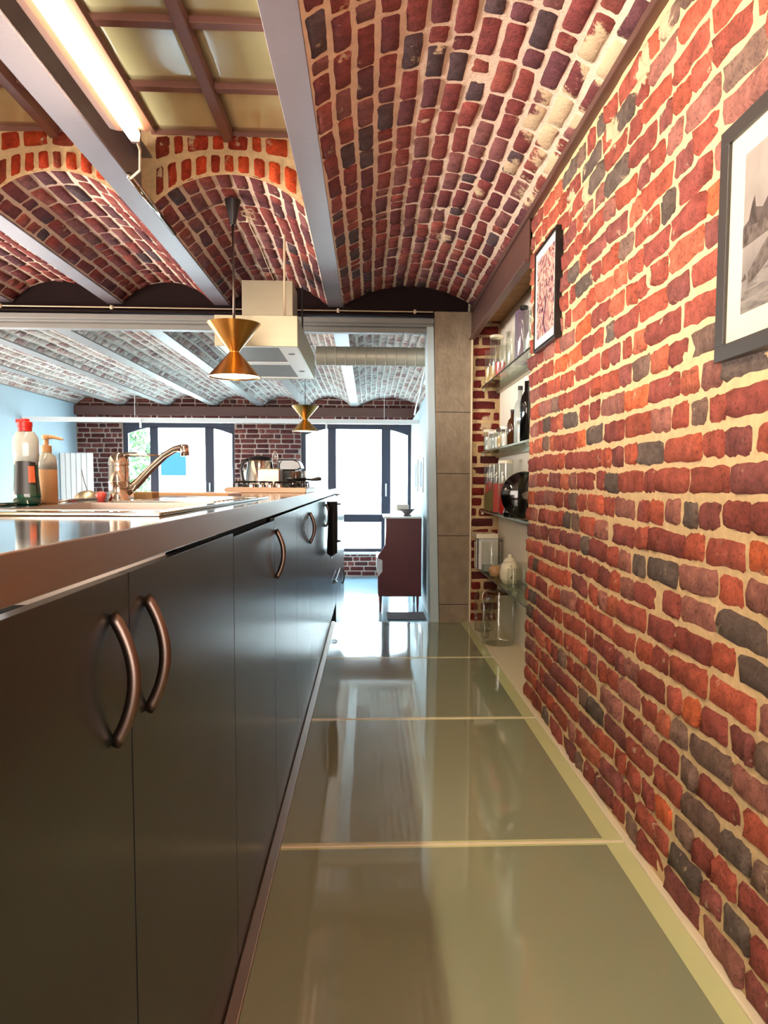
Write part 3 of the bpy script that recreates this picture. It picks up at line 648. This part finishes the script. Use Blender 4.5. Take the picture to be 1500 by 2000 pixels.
# whisk sticking up, measuring glass, spice tin & radio
mb = MB(); c = (-.53, 4.49)
for k in range(5):
    a = k*math.pi/5; mb.tube([(c[0]+math.cos(a)*.018*math.sin(math.pi*j/12), c[1]+math.sin(a)*.018*math.sin(math.pi*j/12), TZ+.15+.075*j/12) for j in range(13)], .0013, 5)
mb.tube([(c[0], c[1], TZ), (c[0], c[1], TZ+.152)], .004, 8); tag(mb.build('whisk', 'chrome', smooth=True), 'upright wire whisk between kettle and coffee machine', 'whisk')
def lathe_thing(name, label, cat, prof, c, m, group=None, n=24):
    mb = MB(); mb.lathe(prof, c, n, cap=False); o = mb.build(name, m, auto=45); tag(o, label, cat, group); return o
lathe_thing('drinking_glass', 'straight clear glass at the right end of the appliances on the island', 'glass', [(0,.003),(.022,.003),(.024,.11),(.026,.11),(.024,0),(0,0)], (-.36, 4.5, TZ), 'jar_glass')
mb = MB(); mb.box(-.97+.2, -.82+.075+.0, 4.9, 5.1, TZ, TZ+.13); tag(mb.build('bread_bin', 'brushed', bevel=.01), 'grey metal box standing left of the kettle', 'box')
# towel hanging on handle
t = thing('towel', (-.235, 4.68, -.42), 'black towel hanging in a long fold from a cabinet handle', 'towel')
mb = MB(); P = []; n = 24; rows = 14
for q in range(rows+1):
    z = -.125-.30*q/rows; wd = .19*(1-.25*q/rows)*min(1, .55+.25*q)
    for k in range(n):
        a = 2*math.pi*k/n; P.append((-.218+.026*math.cos(a)*(1+.3*math.sin(3*a+q*.2)), 4.68+wd/2*math.sin(a)*(1+.1*math.cos(5*a)), z+.01*math.cos(2*a)))
mb.add(P, [(q*n+k, q*n+(k+1) % n, (q+1)*n+(k+1) % n, (q+1)*n+k) for q in range(rows) for k in range(n)]+[tuple(range(n))[::-1], tuple(rows*n+k for k in range(n))]); mb.build('fold', 'cloth_black', t, smooth=True)
mb = MB(); mb.tube([(-.222+.0*k, 4.68+.05*math.cos(k*math.pi/8), -.435+.018*math.sin(k*math.pi/8)) for k in range(17)], .004, 6); mb.build('ring', 'chrome', t, smooth=True)

# ------------------------------------------------------------------ extractor hood
t = thing('extractor_hood', (-.59, 4.5, .68), 'brushed steel island extractor hood with square chimney hung over the hob', 'extractor hood')
y0, y1, x0, x1, z0, z1 = 4.0, 5.27, -.765, -.355, .672, .823
mb = MB(); mb.box(x0, x1, y0, y0+.008, z0, z1); mb.box(x0, x1, y1-.008, y1, z0, z1); mb.box(x0, x0+.008, y0+.008, y1-.008, z0, z1); mb.box(x1-.008, x1, y0+.008, y1-.008, z0, z1); mb.box(x0+.008, x1-.008, y0+.008, y1-.008, z1-.008, z1)
mb.build('canopy', 'brushed', t, bevel=.0015)
mb = MB(); mb.box(x0+.008, x1-.008, y0+.008, y0+.06, z0+.003, z0+.02); mb.box(x0+.008, x0+.05, y0+.06, y1-.06, z0+.003, z0+.02); mb.box(x1-.10, x1-.008, y0+.06, y1-.06, z0+.003, z0+.02); mb.box(x0+.008, x1-.008, y1-.06, y1-.008, z0+.003, z0+.02)
mb.box(x0+.05, x1-.10, 4.57, 4.65, z0+.003, z0+.02); mb.build('underside_panel', 'white_paint', t)
for a, b in ((4.07, 4.565), (4.655, 5.2)): BOX('filter', (x0+.052, x1-.102, a, b, z0+.008, z0+.02), 'filter', t)
for yy in (4.25, 4.9):
    mb = MB(); mb.lathe([(.018,0),(.018,-.002),(0,-.002)], (x1-.055, yy, z0+.003), 20, cap=False); mb.build('light', 'black', t)
BOX('chimney', (-.715, -.43, 4.55, 4.83, z1, 1.13), 'brushed', t, bevel=.002)
for (x, y) in ((-.43, 4.12), (-.43, 5.2)):
    mb = MB(); mb.tube([(x, y, z1), (x, y, 1.25)], .006, 8); mb.build('hanging_rod', 'cable' if y < 5 else 'black', t)
# duct
mb = MB(); prof = []; r = .066
for k in range(14):
    a = -.37+k*.0705
    prof += [(r, a), (r, a+.064), (r+.003, a+.066), (r+.003, a+.069)]
mb.lathe(prof, (0, 5.65, .887), 32, axis='x'); tag(mb.build('ventilation_duct', 'duct', auto=40), 'round galvanised duct running from behind the hood to the right wall', 'duct')

# ------------------------------------------------------------------ pendants
def pendant(x, y, zt, zb, ceil, label, canopy=True):
    t = thing('pendant_lamp', (x, y, ceil), label, 'lamp', 'brass hourglass pendants')
    h = zt-zb; mid = zb+h*.48; r = .122 if canopy else .122
    mb = MB(); mb.lathe([(.018, mid-zb), (r-.004, h), (r, h), (.022, mid-zb-.0), (.022, mid-zb-.004), (r, 0), (r-.004, 0), (.017, mid-zb-.012)], (x, y, zb), 48, cap=False); mb.build('shade', 'brass', t, auto=35)
    mb = MB(); mb.lathe([(0,0),(.02,.004),(.03,.02),(.026,.04),(.012,.055),(0,.056)], (x, y, zb+.012), 24, cap=False); mb.build('bulb', 'bulb', t, smooth=True)
    mb = MB(); mb.lathe([(0, .006), (r-.012, .006), (r-.014, .012), (0, .014)], (x, y, zb), 40, cap=False); mb.build('diffuser', 'diffuser', t, smooth=True)
    mb = MB(); mb.tube([(x, y, mid), (x, y, ceil-.05)], .0058 if canopy else .003, 10); mb.build('rod', 'handle' if canopy else 'black', t, smooth=True)
    if canopy:
        mb = MB(); mb.lathe([(.012,-.11),(.036,-.004),(.036,0),(0,0)], (x, y, ceil), 28, cap=True); mb.build('ceiling_cone', 'black_cone', t, auto=40)
    return t
pendant(-.618, 3.70, .722, .479, 1.272, 'brass hourglass pendant lamp with black ceiling cone, hanging before the extractor hood')
pendant(-.574, 7.2, .683, .454, 1.29, 'smaller-looking brass hourglass pendant in the far room before the windows', False)
# ceiling hook cable
mb = MB(); P = []
for k in range(40):
    a = k*.5; P.append((-.565+.028*math.cos(a)+k*.0006, 3.73+.02*math.sin(a), 1.245-.0012*k+.008*math.sin(a*1.3)))
mb.tube(P, .0022, 6)
mb.tube([(-.555, 3.73, 1.235), (-.55, 3.75, 1.18), (-.53, 3.95, 1.14), (-.51, 4.2, 1.08), (-.53, 4.53, 1.12)], .0026, 6)
mb.lathe([(.008,-.03),(.008,.0),(0,0)], (-.555, 3.73, 1.215), 12); tag(mb.build('cable', 'cable', smooth=True), 'loose coiled cable beside the black ceiling cone', 'cable')
# thin cable from conduit to pendant
mb = MB(); mb.tube([(-.885, 3.76, 1.17), (-.84, 3.75, 1.20), (-.77, 3.73, 1.232), (-.70, 3.71, 1.255), (-.66, 3.70, 1.266)], .002, 6)
tag(mb.build('cable', 'steel_brown', smooth=True), 'thin brown cable from the beam conduit to the pendant cone', 'cable')
mb = MB(); mb.tube([(-.895, 3.07, 1.138), (-.895, 3.76, 1.138)], .011, 12); tag(mb.build('conduit', 'chrome', smooth=True), 'short shiny grey conduit tube fixed along the lamp beam', 'conduit')
mb = MB(); mb.tube([(-.755, 2.665, 1.11), (-.755, 2.72, 1.09), (-.79, 2.84, 1.07), (-.86, 2.97, 1.09), (-.892, 3.065, 1.136)], .0045, 8); tag(mb.build('cable', 'cable', smooth=True), 'cream cable looping from the fluorescent lamp end to the beam conduit', 'cable')

# ------------------------------------------------------------------ fluorescent lamps
def batten(y0, y1, label):
    t = thing('fluorescent_lamp', (-.76, (y0+y1)/2, 1.15), label, 'lamp', 'fluorescent battens on the beam')
    mb = MB(); mb.prism([(-.83, 1.148), (-.83, 1.125), (-.805, 1.118), (-.715, 1.118), (-.69, 1.125), (-.69, 1.148)], 'y', y0, y1); mb.build('housing', 'lamp_body', t, bevel=.002)
    mb = MB(); mb.lathe([(.014, 0), (.019, .012), (.019, y1-y0-.052), (.014, y1-y0-.04)], (-.745, y0+.02, 1.094), 20, axis='y'); mb.build('tube', 'tube', t, smooth=True)
    for y in (y0+.004, y1-.022): BOX('lamp_holder', (-.76, -.73, y, y+.018, 1.078, 1.118), 'lamp_body', t, bevel=.003)
batten(1.40, 2.65, 'long lit fluorescent lamp under the grey beam at upper left')
batten(.02, 1.30, 'added fluorescent lamp behind the first, unseen, for extra brightness')  # extra batten added out of view to brighten the near room

# ------------------------------------------------------------------ pictures on the brick wall
t = thing('picture_frame', (.668, 1.2, .437), 'large dark grey frame with wide cream mat and misty grey quay photograph', 'picture')
Y0, Y1, Z0, Z1, XF = .88, 1.533, .235, .668, .675
mb = MB(); b = .036
mb.box(XF, .697, Y0, Y1, Z0, Z0+.03); mb.box(XF, .697, Y0, Y1, Z1-.03, Z1); mb.box(XF, .697, Y0, Y0+b, Z0+.03, Z1-.03); mb.box(XF, .697, Y1-b, Y1, Z0+.03, Z1-.03); mb.build('moulding', 'frame_grey', t, bevel=.0015)
BOX('mat_board', (.682, .696, Y0+b-.002, Y1-b+.002, Z0+.028, Z1-.028), 'mat_board', t)
mb = MB(); py0, py1, pz0, pz1 = .98, 1.44, .31, .594
def pp(y, z, k=0): return (.6815-.0003*k, y+.07*(y > 1.0 and y < 1.40), z+.01*(z > .31 and z < .58))
def poly(pts, mi, k): mb.add([pp(*p, k) for p in pts], [tuple(range(len(pts)))], mi)
poly([(py1, pz0), (py0, pz0), (py0, pz1), (py1, pz1)], 0, 0)
poly([(py1, .455), (1.35, .462), (1.338, .49), (1.33, .50), (1.325, .478), (1.30, .47), (1.28, .485), (1.24, .50), (1.15, .49), (py0, .50), (py0, .45), (py1, .425)], 2, 1)
poly([(py1, .452), (1.3, .447), (py0, .47), (py0, .45), (1.25, .425), (py1, .418)], 1, 2)
poly([(1.345, .345), (1.345, .37), (1.25, .43), (py0, .52), (py0, .47), (1.25, .385)], 1, 3)
poly([(py1, pz0), (py0, pz0), (py0, .44), (1.25, .37), (py1, .345)], 3, 2)
poly([(py1, .358), (1.352, .36), (1.358, .37)], 1, 4)
mb.build('photograph', ['print_grey', 'print_mid', 'print_dark', 'print_road'], t)
t = thing('picture_frame', (.67, 2.95, .72), 'narrow black frame with white mat and colourful print, near the shelf recess', 'picture')
Y0, Y1, Z0, Z1, XF = 2.87, 3.24, .527, .926, .672; b = .014
mb = MB(); mb.box(XF, .697, Y0, Y1, Z0, Z0+b); mb.box(XF, .697, Y0, Y1, Z1-b, Z1); mb.box(XF, .697, Y0, Y0+b, Z0+b, Z1-b); mb.box(XF, .697, Y1-b, Y1, Z0+b, Z1-b); mb.build('moulding', 'frame_black', t, bevel=.001)
BOX('mat_board', (.676, .694, Y0+b-.001, Y1-b+.001, Z0+b-.001, Z1-b+.001), 'mat_white', t)
BOX('print', (.6752, .6758, Y0+.035, Y1-.045, Z0+.045, Z1-.045), 'print_col', t)

# ------------------------------------------------------------------ shelves in the recess
SHZ = [.635, .205, -.186, -.563]
snm = ['top', 'second from the top', 'third from the top', 'lowest']
for i, z in enumerate(SHZ):
    t = thing('glass_shelf', (.8, 4.33, z), 'glass shelf with grey metal wall rail in the brick recess, '+snm[i], 'shelf', 'glass shelves in the recess')
    BOX('glass_plate', (.72 if i == 3 else .755, RX-.004, WEND+.01, HY-.012, z-.008, z), 'shelf_glass', t)
    BOX('wall_rail', (RX-.028, RX-.003, WEND+.01, HY-.012, z-.038, z-.009), 'brushed', t, bevel=.002)
    BOX('front_lip', (.718 if i == 3 else .753, .7195 if i == 3 else .7545, WEND+.01, HY-.012, z-.009, z+.001), 'frame_black' if i == 0 else 'brushed', t)
    BOX('bracket', (.76, .775, HY-.025, HY-.0125, z-.028, z-.0095), 'brushed', t)
def jar(name, x, y, z, r, h, label, group=None, fill=None, fh=.5, lid=None, neck=None, body='jar_glass'):
    t = thing(name, (x, y, z), label, 'jar' if 'jar' in name else name.replace('_', ' '), group)
    mb = MB(); nk = neck or r
    prof = [(0, .004), (r-.004, .004), (r-.003, .012), (r-.003, h*.86), (nk-.003, h*.93), (nk-.003, h), (nk, h), (nk, h*.93), (r, h*.86), (r, .008), (r-.006, 0), (0, 0)]
    mb.lathe(prof, (x, y, z+.0005), 28, cap=False); mb.build('glass_body', body, t, auto=45)
    if fill: m2 = MB(); m2.lathe([(r-.005, .006), (r-.0045, h*fh), (0, h*fh+.003)], (x, y, z), 20, cap=True); m2.build('contents', fill, t, smooth=False)
    if lid: m2 = MB(); m2.lathe([(nk+.002, h-.004), (nk+.002, h+.012), (nk-.004, h+.016), (0, h+.016)], (x, y, z), 24, cap=False); m2.build('lid', lid, t, auto=40)
    return t
g = 'jars and glasses on the top shelf'
z = SHZ[0]+.001
jar('storage_jar', .785, 5.12, z, .036, .22, 'tall clear jar with pasta at the far left end of the top shelf', g, 'pasta', .45)
jar('storage_jar', .80, 4.97, z, .042, .27, 'tallest clear jar on the top shelf with cream lid', g, 'pasta', .35, 'cream')
jar('storage_jar', .80, 4.80, z, .038, .20, 'short jar of reddish lentils on the top shelf', g, 'pink', .45)
jar('storage_jar', .795, 4.62, z, .036, .17, 'clear jar in the middle of the top shelf', g, None)
jar('wine_glass', .80, 4.42, z, .038, .20, 'clear tumbler glass on the top shelf before a purple box', g, None)
mb = MB(); mb.box(.79, .85, 4.22, 4.30, z, z+.28); tag(mb.build('box', 'purple', bevel=.002), 'tall slim purple and white box on the top shelf', 'box')
jar('glass_carafe', .80, 4.10, z, .045, .26, 'clear carafe with dark stopper on the top shelf', g, None, lid='black', neck=.02)
jar('glass_carafe', .80, 3.88, z, .045, .22, 'clear carafe nearest the brick wall end on the top shelf', g, 'clear_white', .3, neck=.025)
z = SHZ[1]+.001; g = 'spice jars on the second shelf'
for k, (y, h) in enumerate(((5.13, .125), (4.98, .105), (4.88, .10), (4.77, .10), (4.65, .10), (4.52, .105))):
    jar('spice_jar', .782+.004*(k % 2), y, z, .034 if k == 0 else .028, h, ['wide spice jar at the far end of the second shelf', 'second spice jar from the far end, white powder', 'third spice jar from the far end', 'fourth spice jar from the far end', 'fifth spice jar from the far end, brown filling', 'spice jar closest to the bottles on the second shelf'][k], g, ['clear_white', 'white', 'clear_white', 'white', 'pasta', 'white'][k], .7, ['cream', 'white', 'white', 'cream', 'brown', 'white'][k])
def bottle(x, y, z, r, h, m, label, cap='black'):
    t = thing('bottle', (x, y, z), label, 'bottle', 'bottles on the second shelf')
    mb = MB(); mb.lathe([(0,0),(r,0),(r,.6*h),(r*.8,.7*h),(r*.38,.78*h),(r*.36,.97*h),(0,.97*h)], (x, y, z), 24, cap=False); mb.build('body', m, t, smooth=True)
    mb = MB(); mb.lathe([(r*.42,.93*h),(r*.42,h),(0,h)], (x, y, z), 16, cap=False); mb.build('cap', cap, t)
bottle(.80, 4.38, z, .03, .20, 'brown', 'brown bottle with dark cap among the white jars of the second shelf')
bottle(.81, 4.22, z, .032, .31, 'clear_white', 'tall pale bottle on the second shelf')
bottle(.80, 3.99, z, .034, .33, 'black_gloss', 'dark tall bottle next to the brick wall end on the second shelf', 'white')
jar('spice_jar', .80, 4.1, z, .03, .12, 'white jar between the two tall bottles on the second shelf', g, 'white', .8, 'white')
z = SHZ[2]+.001; g = 'canisters on the third shelf'
for k, (y, r, fl, fh) in enumerate(((5.12, .038, 'dried_green', .4), (4.94, .04, 'dried_green', .45), (4.74, .042, 'pink', .6), (4.52, .042, 'red', .35))):
    t = jar('storage_canister', .79, y, z, r, .30, ['tall canister of greenish pulses with red bag, far end of the third shelf', 'tall canister half full of greenish pulses', 'tall canister filled with coral red packets', 'tall canister with a little red filling beside the black pan'][k], g, fl, fh, 'cream' if k == 3 else None)
    if k == 0:
        mb = MB(); mb.lathe([(.03, .122), (.028, .16), (.012, .19), (0, .195)], (.79, y, z), 10, cap=True); mb.build('red_bag', 'pink', t)
t = thing('black_pan', (.79, 3.98, z), 'shiny round black pan standing on edge on the third shelf', 'pan')
mb = MB(); c = (.795, 3.98, z+.122)
mb.lathe([(0,-.03),(.08,-.03),(.11,-.012),(.121,.012),(.117,.012),(.106,-.008),(.078,-.024),(0,-.024)], c, 40, axis='y', cap=False); mb.build('bowl', 'black_gloss', t, auto=50)
mb = MB(); mb.lathe([(.02,-.04),(.02,-.03),(0,-.03)], c, 16, axis='y', cap=True); mb.build('knob', 'chrome', t)
mb = MB(); mb.lathe([(0,0),(.034,0),(.04,.02),(.03,.05),(.012,.06),(0,.06)], (.765, 4.22, z), 20, cap=False); tag(mb.build('ladle_rest', 'black_gloss', smooth=True), 'small black pot standing left of the round black pan', 'pot')
t = thing('red_pepper_mill', (.785, 4.36, z), 'bright red plastic mill between the canisters and the black pan', 'mill')
mb = MB(); mb.lathe([(0,0),(.032,0),(.026,.06),(.034,.09),(.03,.12),(0,.125)], (.785, 4.36, z), 20, cap=False); mb.build('body', 'pink', t, smooth=True)
mb = MB(); mb.lathe([(.018,.124),(.03,.14),(.026,.17),(0,.185)], (.785, 4.36, z), 20, cap=False); mb.build('top', 'red', t, smooth=True)
z = SHZ[3]+.001
bk = [(5.205, .022, .17, 'paper'), (5.18, .02, .2, 'label_dark'), (5.155, .024, .20, 'paper'), (5.128, .022, .19, 'white'), (5.10, .02, .2, 'label_dark'), (5.07, .03, .2, 'white')]
bl = ['cream book at the far end of the lowest shelf', 'thin dark book second from the far end', 'cream book between two dark spines', 'white book left of the dark spine', 'dark-spined book near the glass jar', 'thick white book next to the glass jar']
for k, (y, wd, h, m_) in enumerate(bk):
    t = thing('book', (.78, y, z), bl[k], 'book', 'books on the lowest shelf')
    BOX('cover', (.706+.004*(k % 3), .84, y-wd/2, y+wd/2-.002, z, z+h), m_, t, bevel=.001)
    BOX('spine_title', (.7052+.004*(k % 3), .7058+.004*(k % 3), y-wd/4, y+wd/4-.002, z+h*.5, z+h*.85), 'paper' if m_ == 'label_dark' else 'label_dark', t)
mb = MB(); mb.box(.69, .83, 5.0, 5.21, z+.205, z+.235); tag(mb.build('book', 'cream', bevel=.002), 'cream book lying flat across the upright books', 'book')
jar('storage_jar', .775, 4.92, z, .062, .19, 'wide clear jar on the lowest shelf beside the books', None, 'clear_white', .25)
mb = MB(); mb.lathe([(0,0),(.03,0),(.04,.02),(.042,.05),(.02,.065),(0,.066)], (.765, 4.68, z), 20, cap=False); tag(mb.build('bowl', 'tan', smooth=True), 'small tan clay pot on the lowest shelf', 'pot')
t = thing('teapot', (.79, 4.35, z), 'cream ceramic teapot with spout and lid on the lowest shelf', 'teapot')
c = (.79, 4.35, z); mb = MB(); mb.lathe([(0,0),(.04,0),(.055,.03),(.058,.07),(.045,.11),(.03,.125),(.0,.126)], c, 28, cap=False); mb.build('pot', 'cream', t, smooth=True)
mb = MB(); mb.lathe([(.032,.124),(.026,.14),(.01,.148),(.01,.16),(0,.165)], c, 24, cap=False); mb.build('lid', 'cream', t, smooth=True)
mb = MB(); mb.tube([(.79, 4.40, z+.05), (.785, 4.44, z+.08), (.78, 4.465, z+.12)], [.014, .01, .007], 10); mb.build('spout', 'cream', t, smooth=True)
mb = MB(); mb.tube([(.79, 4.30, z+.1), (.79, 4.255, z+.1), (.79, 4.245, z+.06), (.79, 4.295, z+.035)], .006, 8); mb.build('handle', 'cream', t, smooth=True)
jar('drinking_glass', .765, 4.1, z, .033, .11, 'clear tumbler on the lowest shelf near the brick wall end', 'tumblers on the lowest shelf')
jar('drinking_glass', .79, 3.95, z, .04, .16, 'tall clear glass on the lowest shelf, nearest the brick wall end', 'tumblers on the lowest shelf')
# big jars on the recess floor
t = jar('demijohn_jar', .765, 4.55, -.947, .098, .30, 'very large clear glass jar standing on the recess floor', None, None, neck=.07, lid='brown')
jar('storage_jar', .735, 4.95, -.947, .06, .26, 'slimmer clear jar on the recess floor behind the large one', None, None, neck=.045)
jar('drinking_glass', .71, 4.72, -.947, .028, .10, 'small clear glass in front of the large jars on the recess floor', None)

# ------------------------------------------------------------------ far room furniture
def far(x, y, Y): return ((x-728)/1500*Y, (940-y)/1500*Y)
Y = 8.8; xa, xb = .165, .64; zt = -.405; zl = -1.287
t = thing('bureau', ((xa+xb)/2, Y+.3, FZ), 'red-brown wooden bureau on thin legs against the right wall of the far room', 'bureau')
xb = .595
mb = MB(); mb.prism([(xa+.02, zl), (xb, zl), (xb, zt), (xa+.04, zt), (xa+.02, zt-.3), (xa-.06, zt-.42), (xa-.06, zt-.45), (xa-.01, zt-.47), (xa-.01, zt-.6), (xa-.06, zt-.66), (xa-.06, zl+.03)], 'y', Y, Y+.02); mb.build('side_panel', 'mahogany', t, bevel=.003)
mb = MB(); mb.box(xa+.03, xb, Y+.02, Y+.8, zl, zt); mb.box(xa-.055, xa+.03, Y+.02, Y+.8, zl, zt-.66); mb.build('body', 'mahogany', t)
mb = MB(); mb.box(xa+.0, xb, Y-.01, Y+.83, zt, zt+.02); mb.build('top', 'white', t, bevel=.003)
mb = MB(); mb.prism([(xa-.075, zt-.44), (xa-.0, zt-.455), (xa-.0, zt-.6), (xa-.05, zt-.655), (xa-.075, zt-.60)], 'y', Y+.021, Y+.8); mb.build('drop_front', 'white', t)
for (x, y) in ((xa-.03, Y+.03), (xb-.04, Y+.03), (xa-.03, Y+.75), (xb-.04, Y+.75)):
    mb = MB(); mb.tube([(x, y, zl), (x, y, FZ)], [.017, .010], 10); mb.build('leg', 'mahogany', t)
t = thing('fruit_bowl', (.44, 9.0, zt+.02), 'small footed bowl with an open-work basket on top of the bureau', 'bowl')
mb = MB(); mb.lathe([(0,0),(.05,0),(.03,.02),(.06,.05),(.09,.075),(.085,.078),(.05,.055),(0,.04)], (.44, 9.0, zt+.0205), 28, cap=False); mb.build('bowl', 'rug', t, smooth=True)
mb = MB(); mb.box(.32, .46, 9.0, 9.1, zt+.075, zt+.15); mb.build('basket', 'plaster_white', t, bevel=.01)
for (y_, z0_) in ((9.4, 0), (10.4, 0)):
    t = thing('wall_picture', (.65, y_+.2, .05), 'small blue and white picture on the right wall, '+('nearer one' if y_ < 9.5 else 'farther one'), 'picture', 'pictures on the far right wall')
    BOX('frame', (.637, .654, y_, y_+.45, -.12, .30), 'white', t, bevel=.003); BOX('print', (.635, .6375, y_+.05, y_+.4, -.06, .25), 'blue_shutter', t)
# panel radiator by left
t = thing('radiator', (-4.2, 11.2, -1.3), 'tall white panel radiator beside the brick at the left end of the far wall', 'radiator')
mb = MB()
for k in range(6): mb.box(-4.41+k*.075, -4.41+k*.075+.07, 11.5, 11.58, -1.3, .40)
mb.build('panels', 'white', t, bevel=.012)
mb = MB(); mb.tube([(-4.2, 11.54, -1.3), (-4.2, 11.54, FZ)], .012, 8); mb.build('pipe', 'white', t)
# rug
tag(BOX('rug', (.2, .62, 8.3, 8.75, FZ, FZ+.012), 'rug', bevel=.003), 'small grey rug on the lower floor before the bureau', 'rug')
# ceiling conduits far right
mb = MB(); mb.tube([(.52, 6.5, 1.16), (.62, 9.4, 1.16), (.63, 9.6, 1.12), (.63, 10.6, 1.0), (.63, 10.9, .93)], .012, 8); mb.tube([(.56, 6.5, 1.16), (.66, 9.4, 1.16)], .012, 8)
tag(mb.build('conduit', 'white_paint', smooth=True), 'pair of white conduits along the far ceiling by the right wall', 'conduit')

# ------------------------------------------------------------------ outside
struct(BOX('ground', (-30, 30, 12.6, 60, -2.0, -1.9), 'ground'))
t = thing('townhouse', (-2, 22, -1.9), 'bright white house across the street seen through the windows', 'building')
mb = MB(); mb.box(-14, 12, 22, 28, -1.9, 7); mb.build('facade', 'facade', t)
mb = MB(); mb.box(-14, 12, 21.85, 22, -.30, -.1); mb.box(-14, 12, 21.9, 22, -.62, -.5); mb.build('stone_band', 'facade_grey', t)
for x in (-9.2, -5.75):
    f = BOX('window', (x, x+.8, 21.93, 22, .1, .85), 'white', t); BOX('pane', (x+.06, x+.74, 21.9, 21.93, .16, .79), 'blue_shutter', f)
t = thing('tree', (-4.7, 15.0, -1.9), 'leafy green tree outside the left window', 'tree')
mb = MB(); mb.tube([(-5.0, 15, -1.9), (-4.95, 15.05, -.5), (-5.1, 15, .6), (-4.9, 15, 1.8)], [.09, .07, .05, .03], 8)
for k in range(9): a = k*.7; mb.tube([(-5.0, 15, -.6+k*.28), (-5.0+.6*math.cos(a), 15+.4*math.sin(a), -.2+k*.3)], [.025, .008], 6)
mb.build('trunk', 'bark', t, smooth=True)
mb = MB(); rg = random.Random(5)
for k in range(2600):
    a, b_, rr = rg.uniform(0, 6.28), rg.uniform(-1, 1), rg.uniform(.2, 1)**.5
    c = Vector((-4.65+.6*rr*math.cos(a), 15+.6*rr*math.sin(a), .3+1.9*b_)); s_ = rg.uniform(.04, .08)
    u = Vector((rg.gauss(0, 1), rg.gauss(0, 1), rg.gauss(0, 1))).normalized(); v = u.orthogonal().normalized()
    mb.add([c-u*s_, c+v*s_*.5, c+u*s_, c-v*s_*.5], [(0, 1, 2, 3)], rg.choice((0, 0, 1)))
mb.build('foliage', ['leaf', 'leaf2'], t)
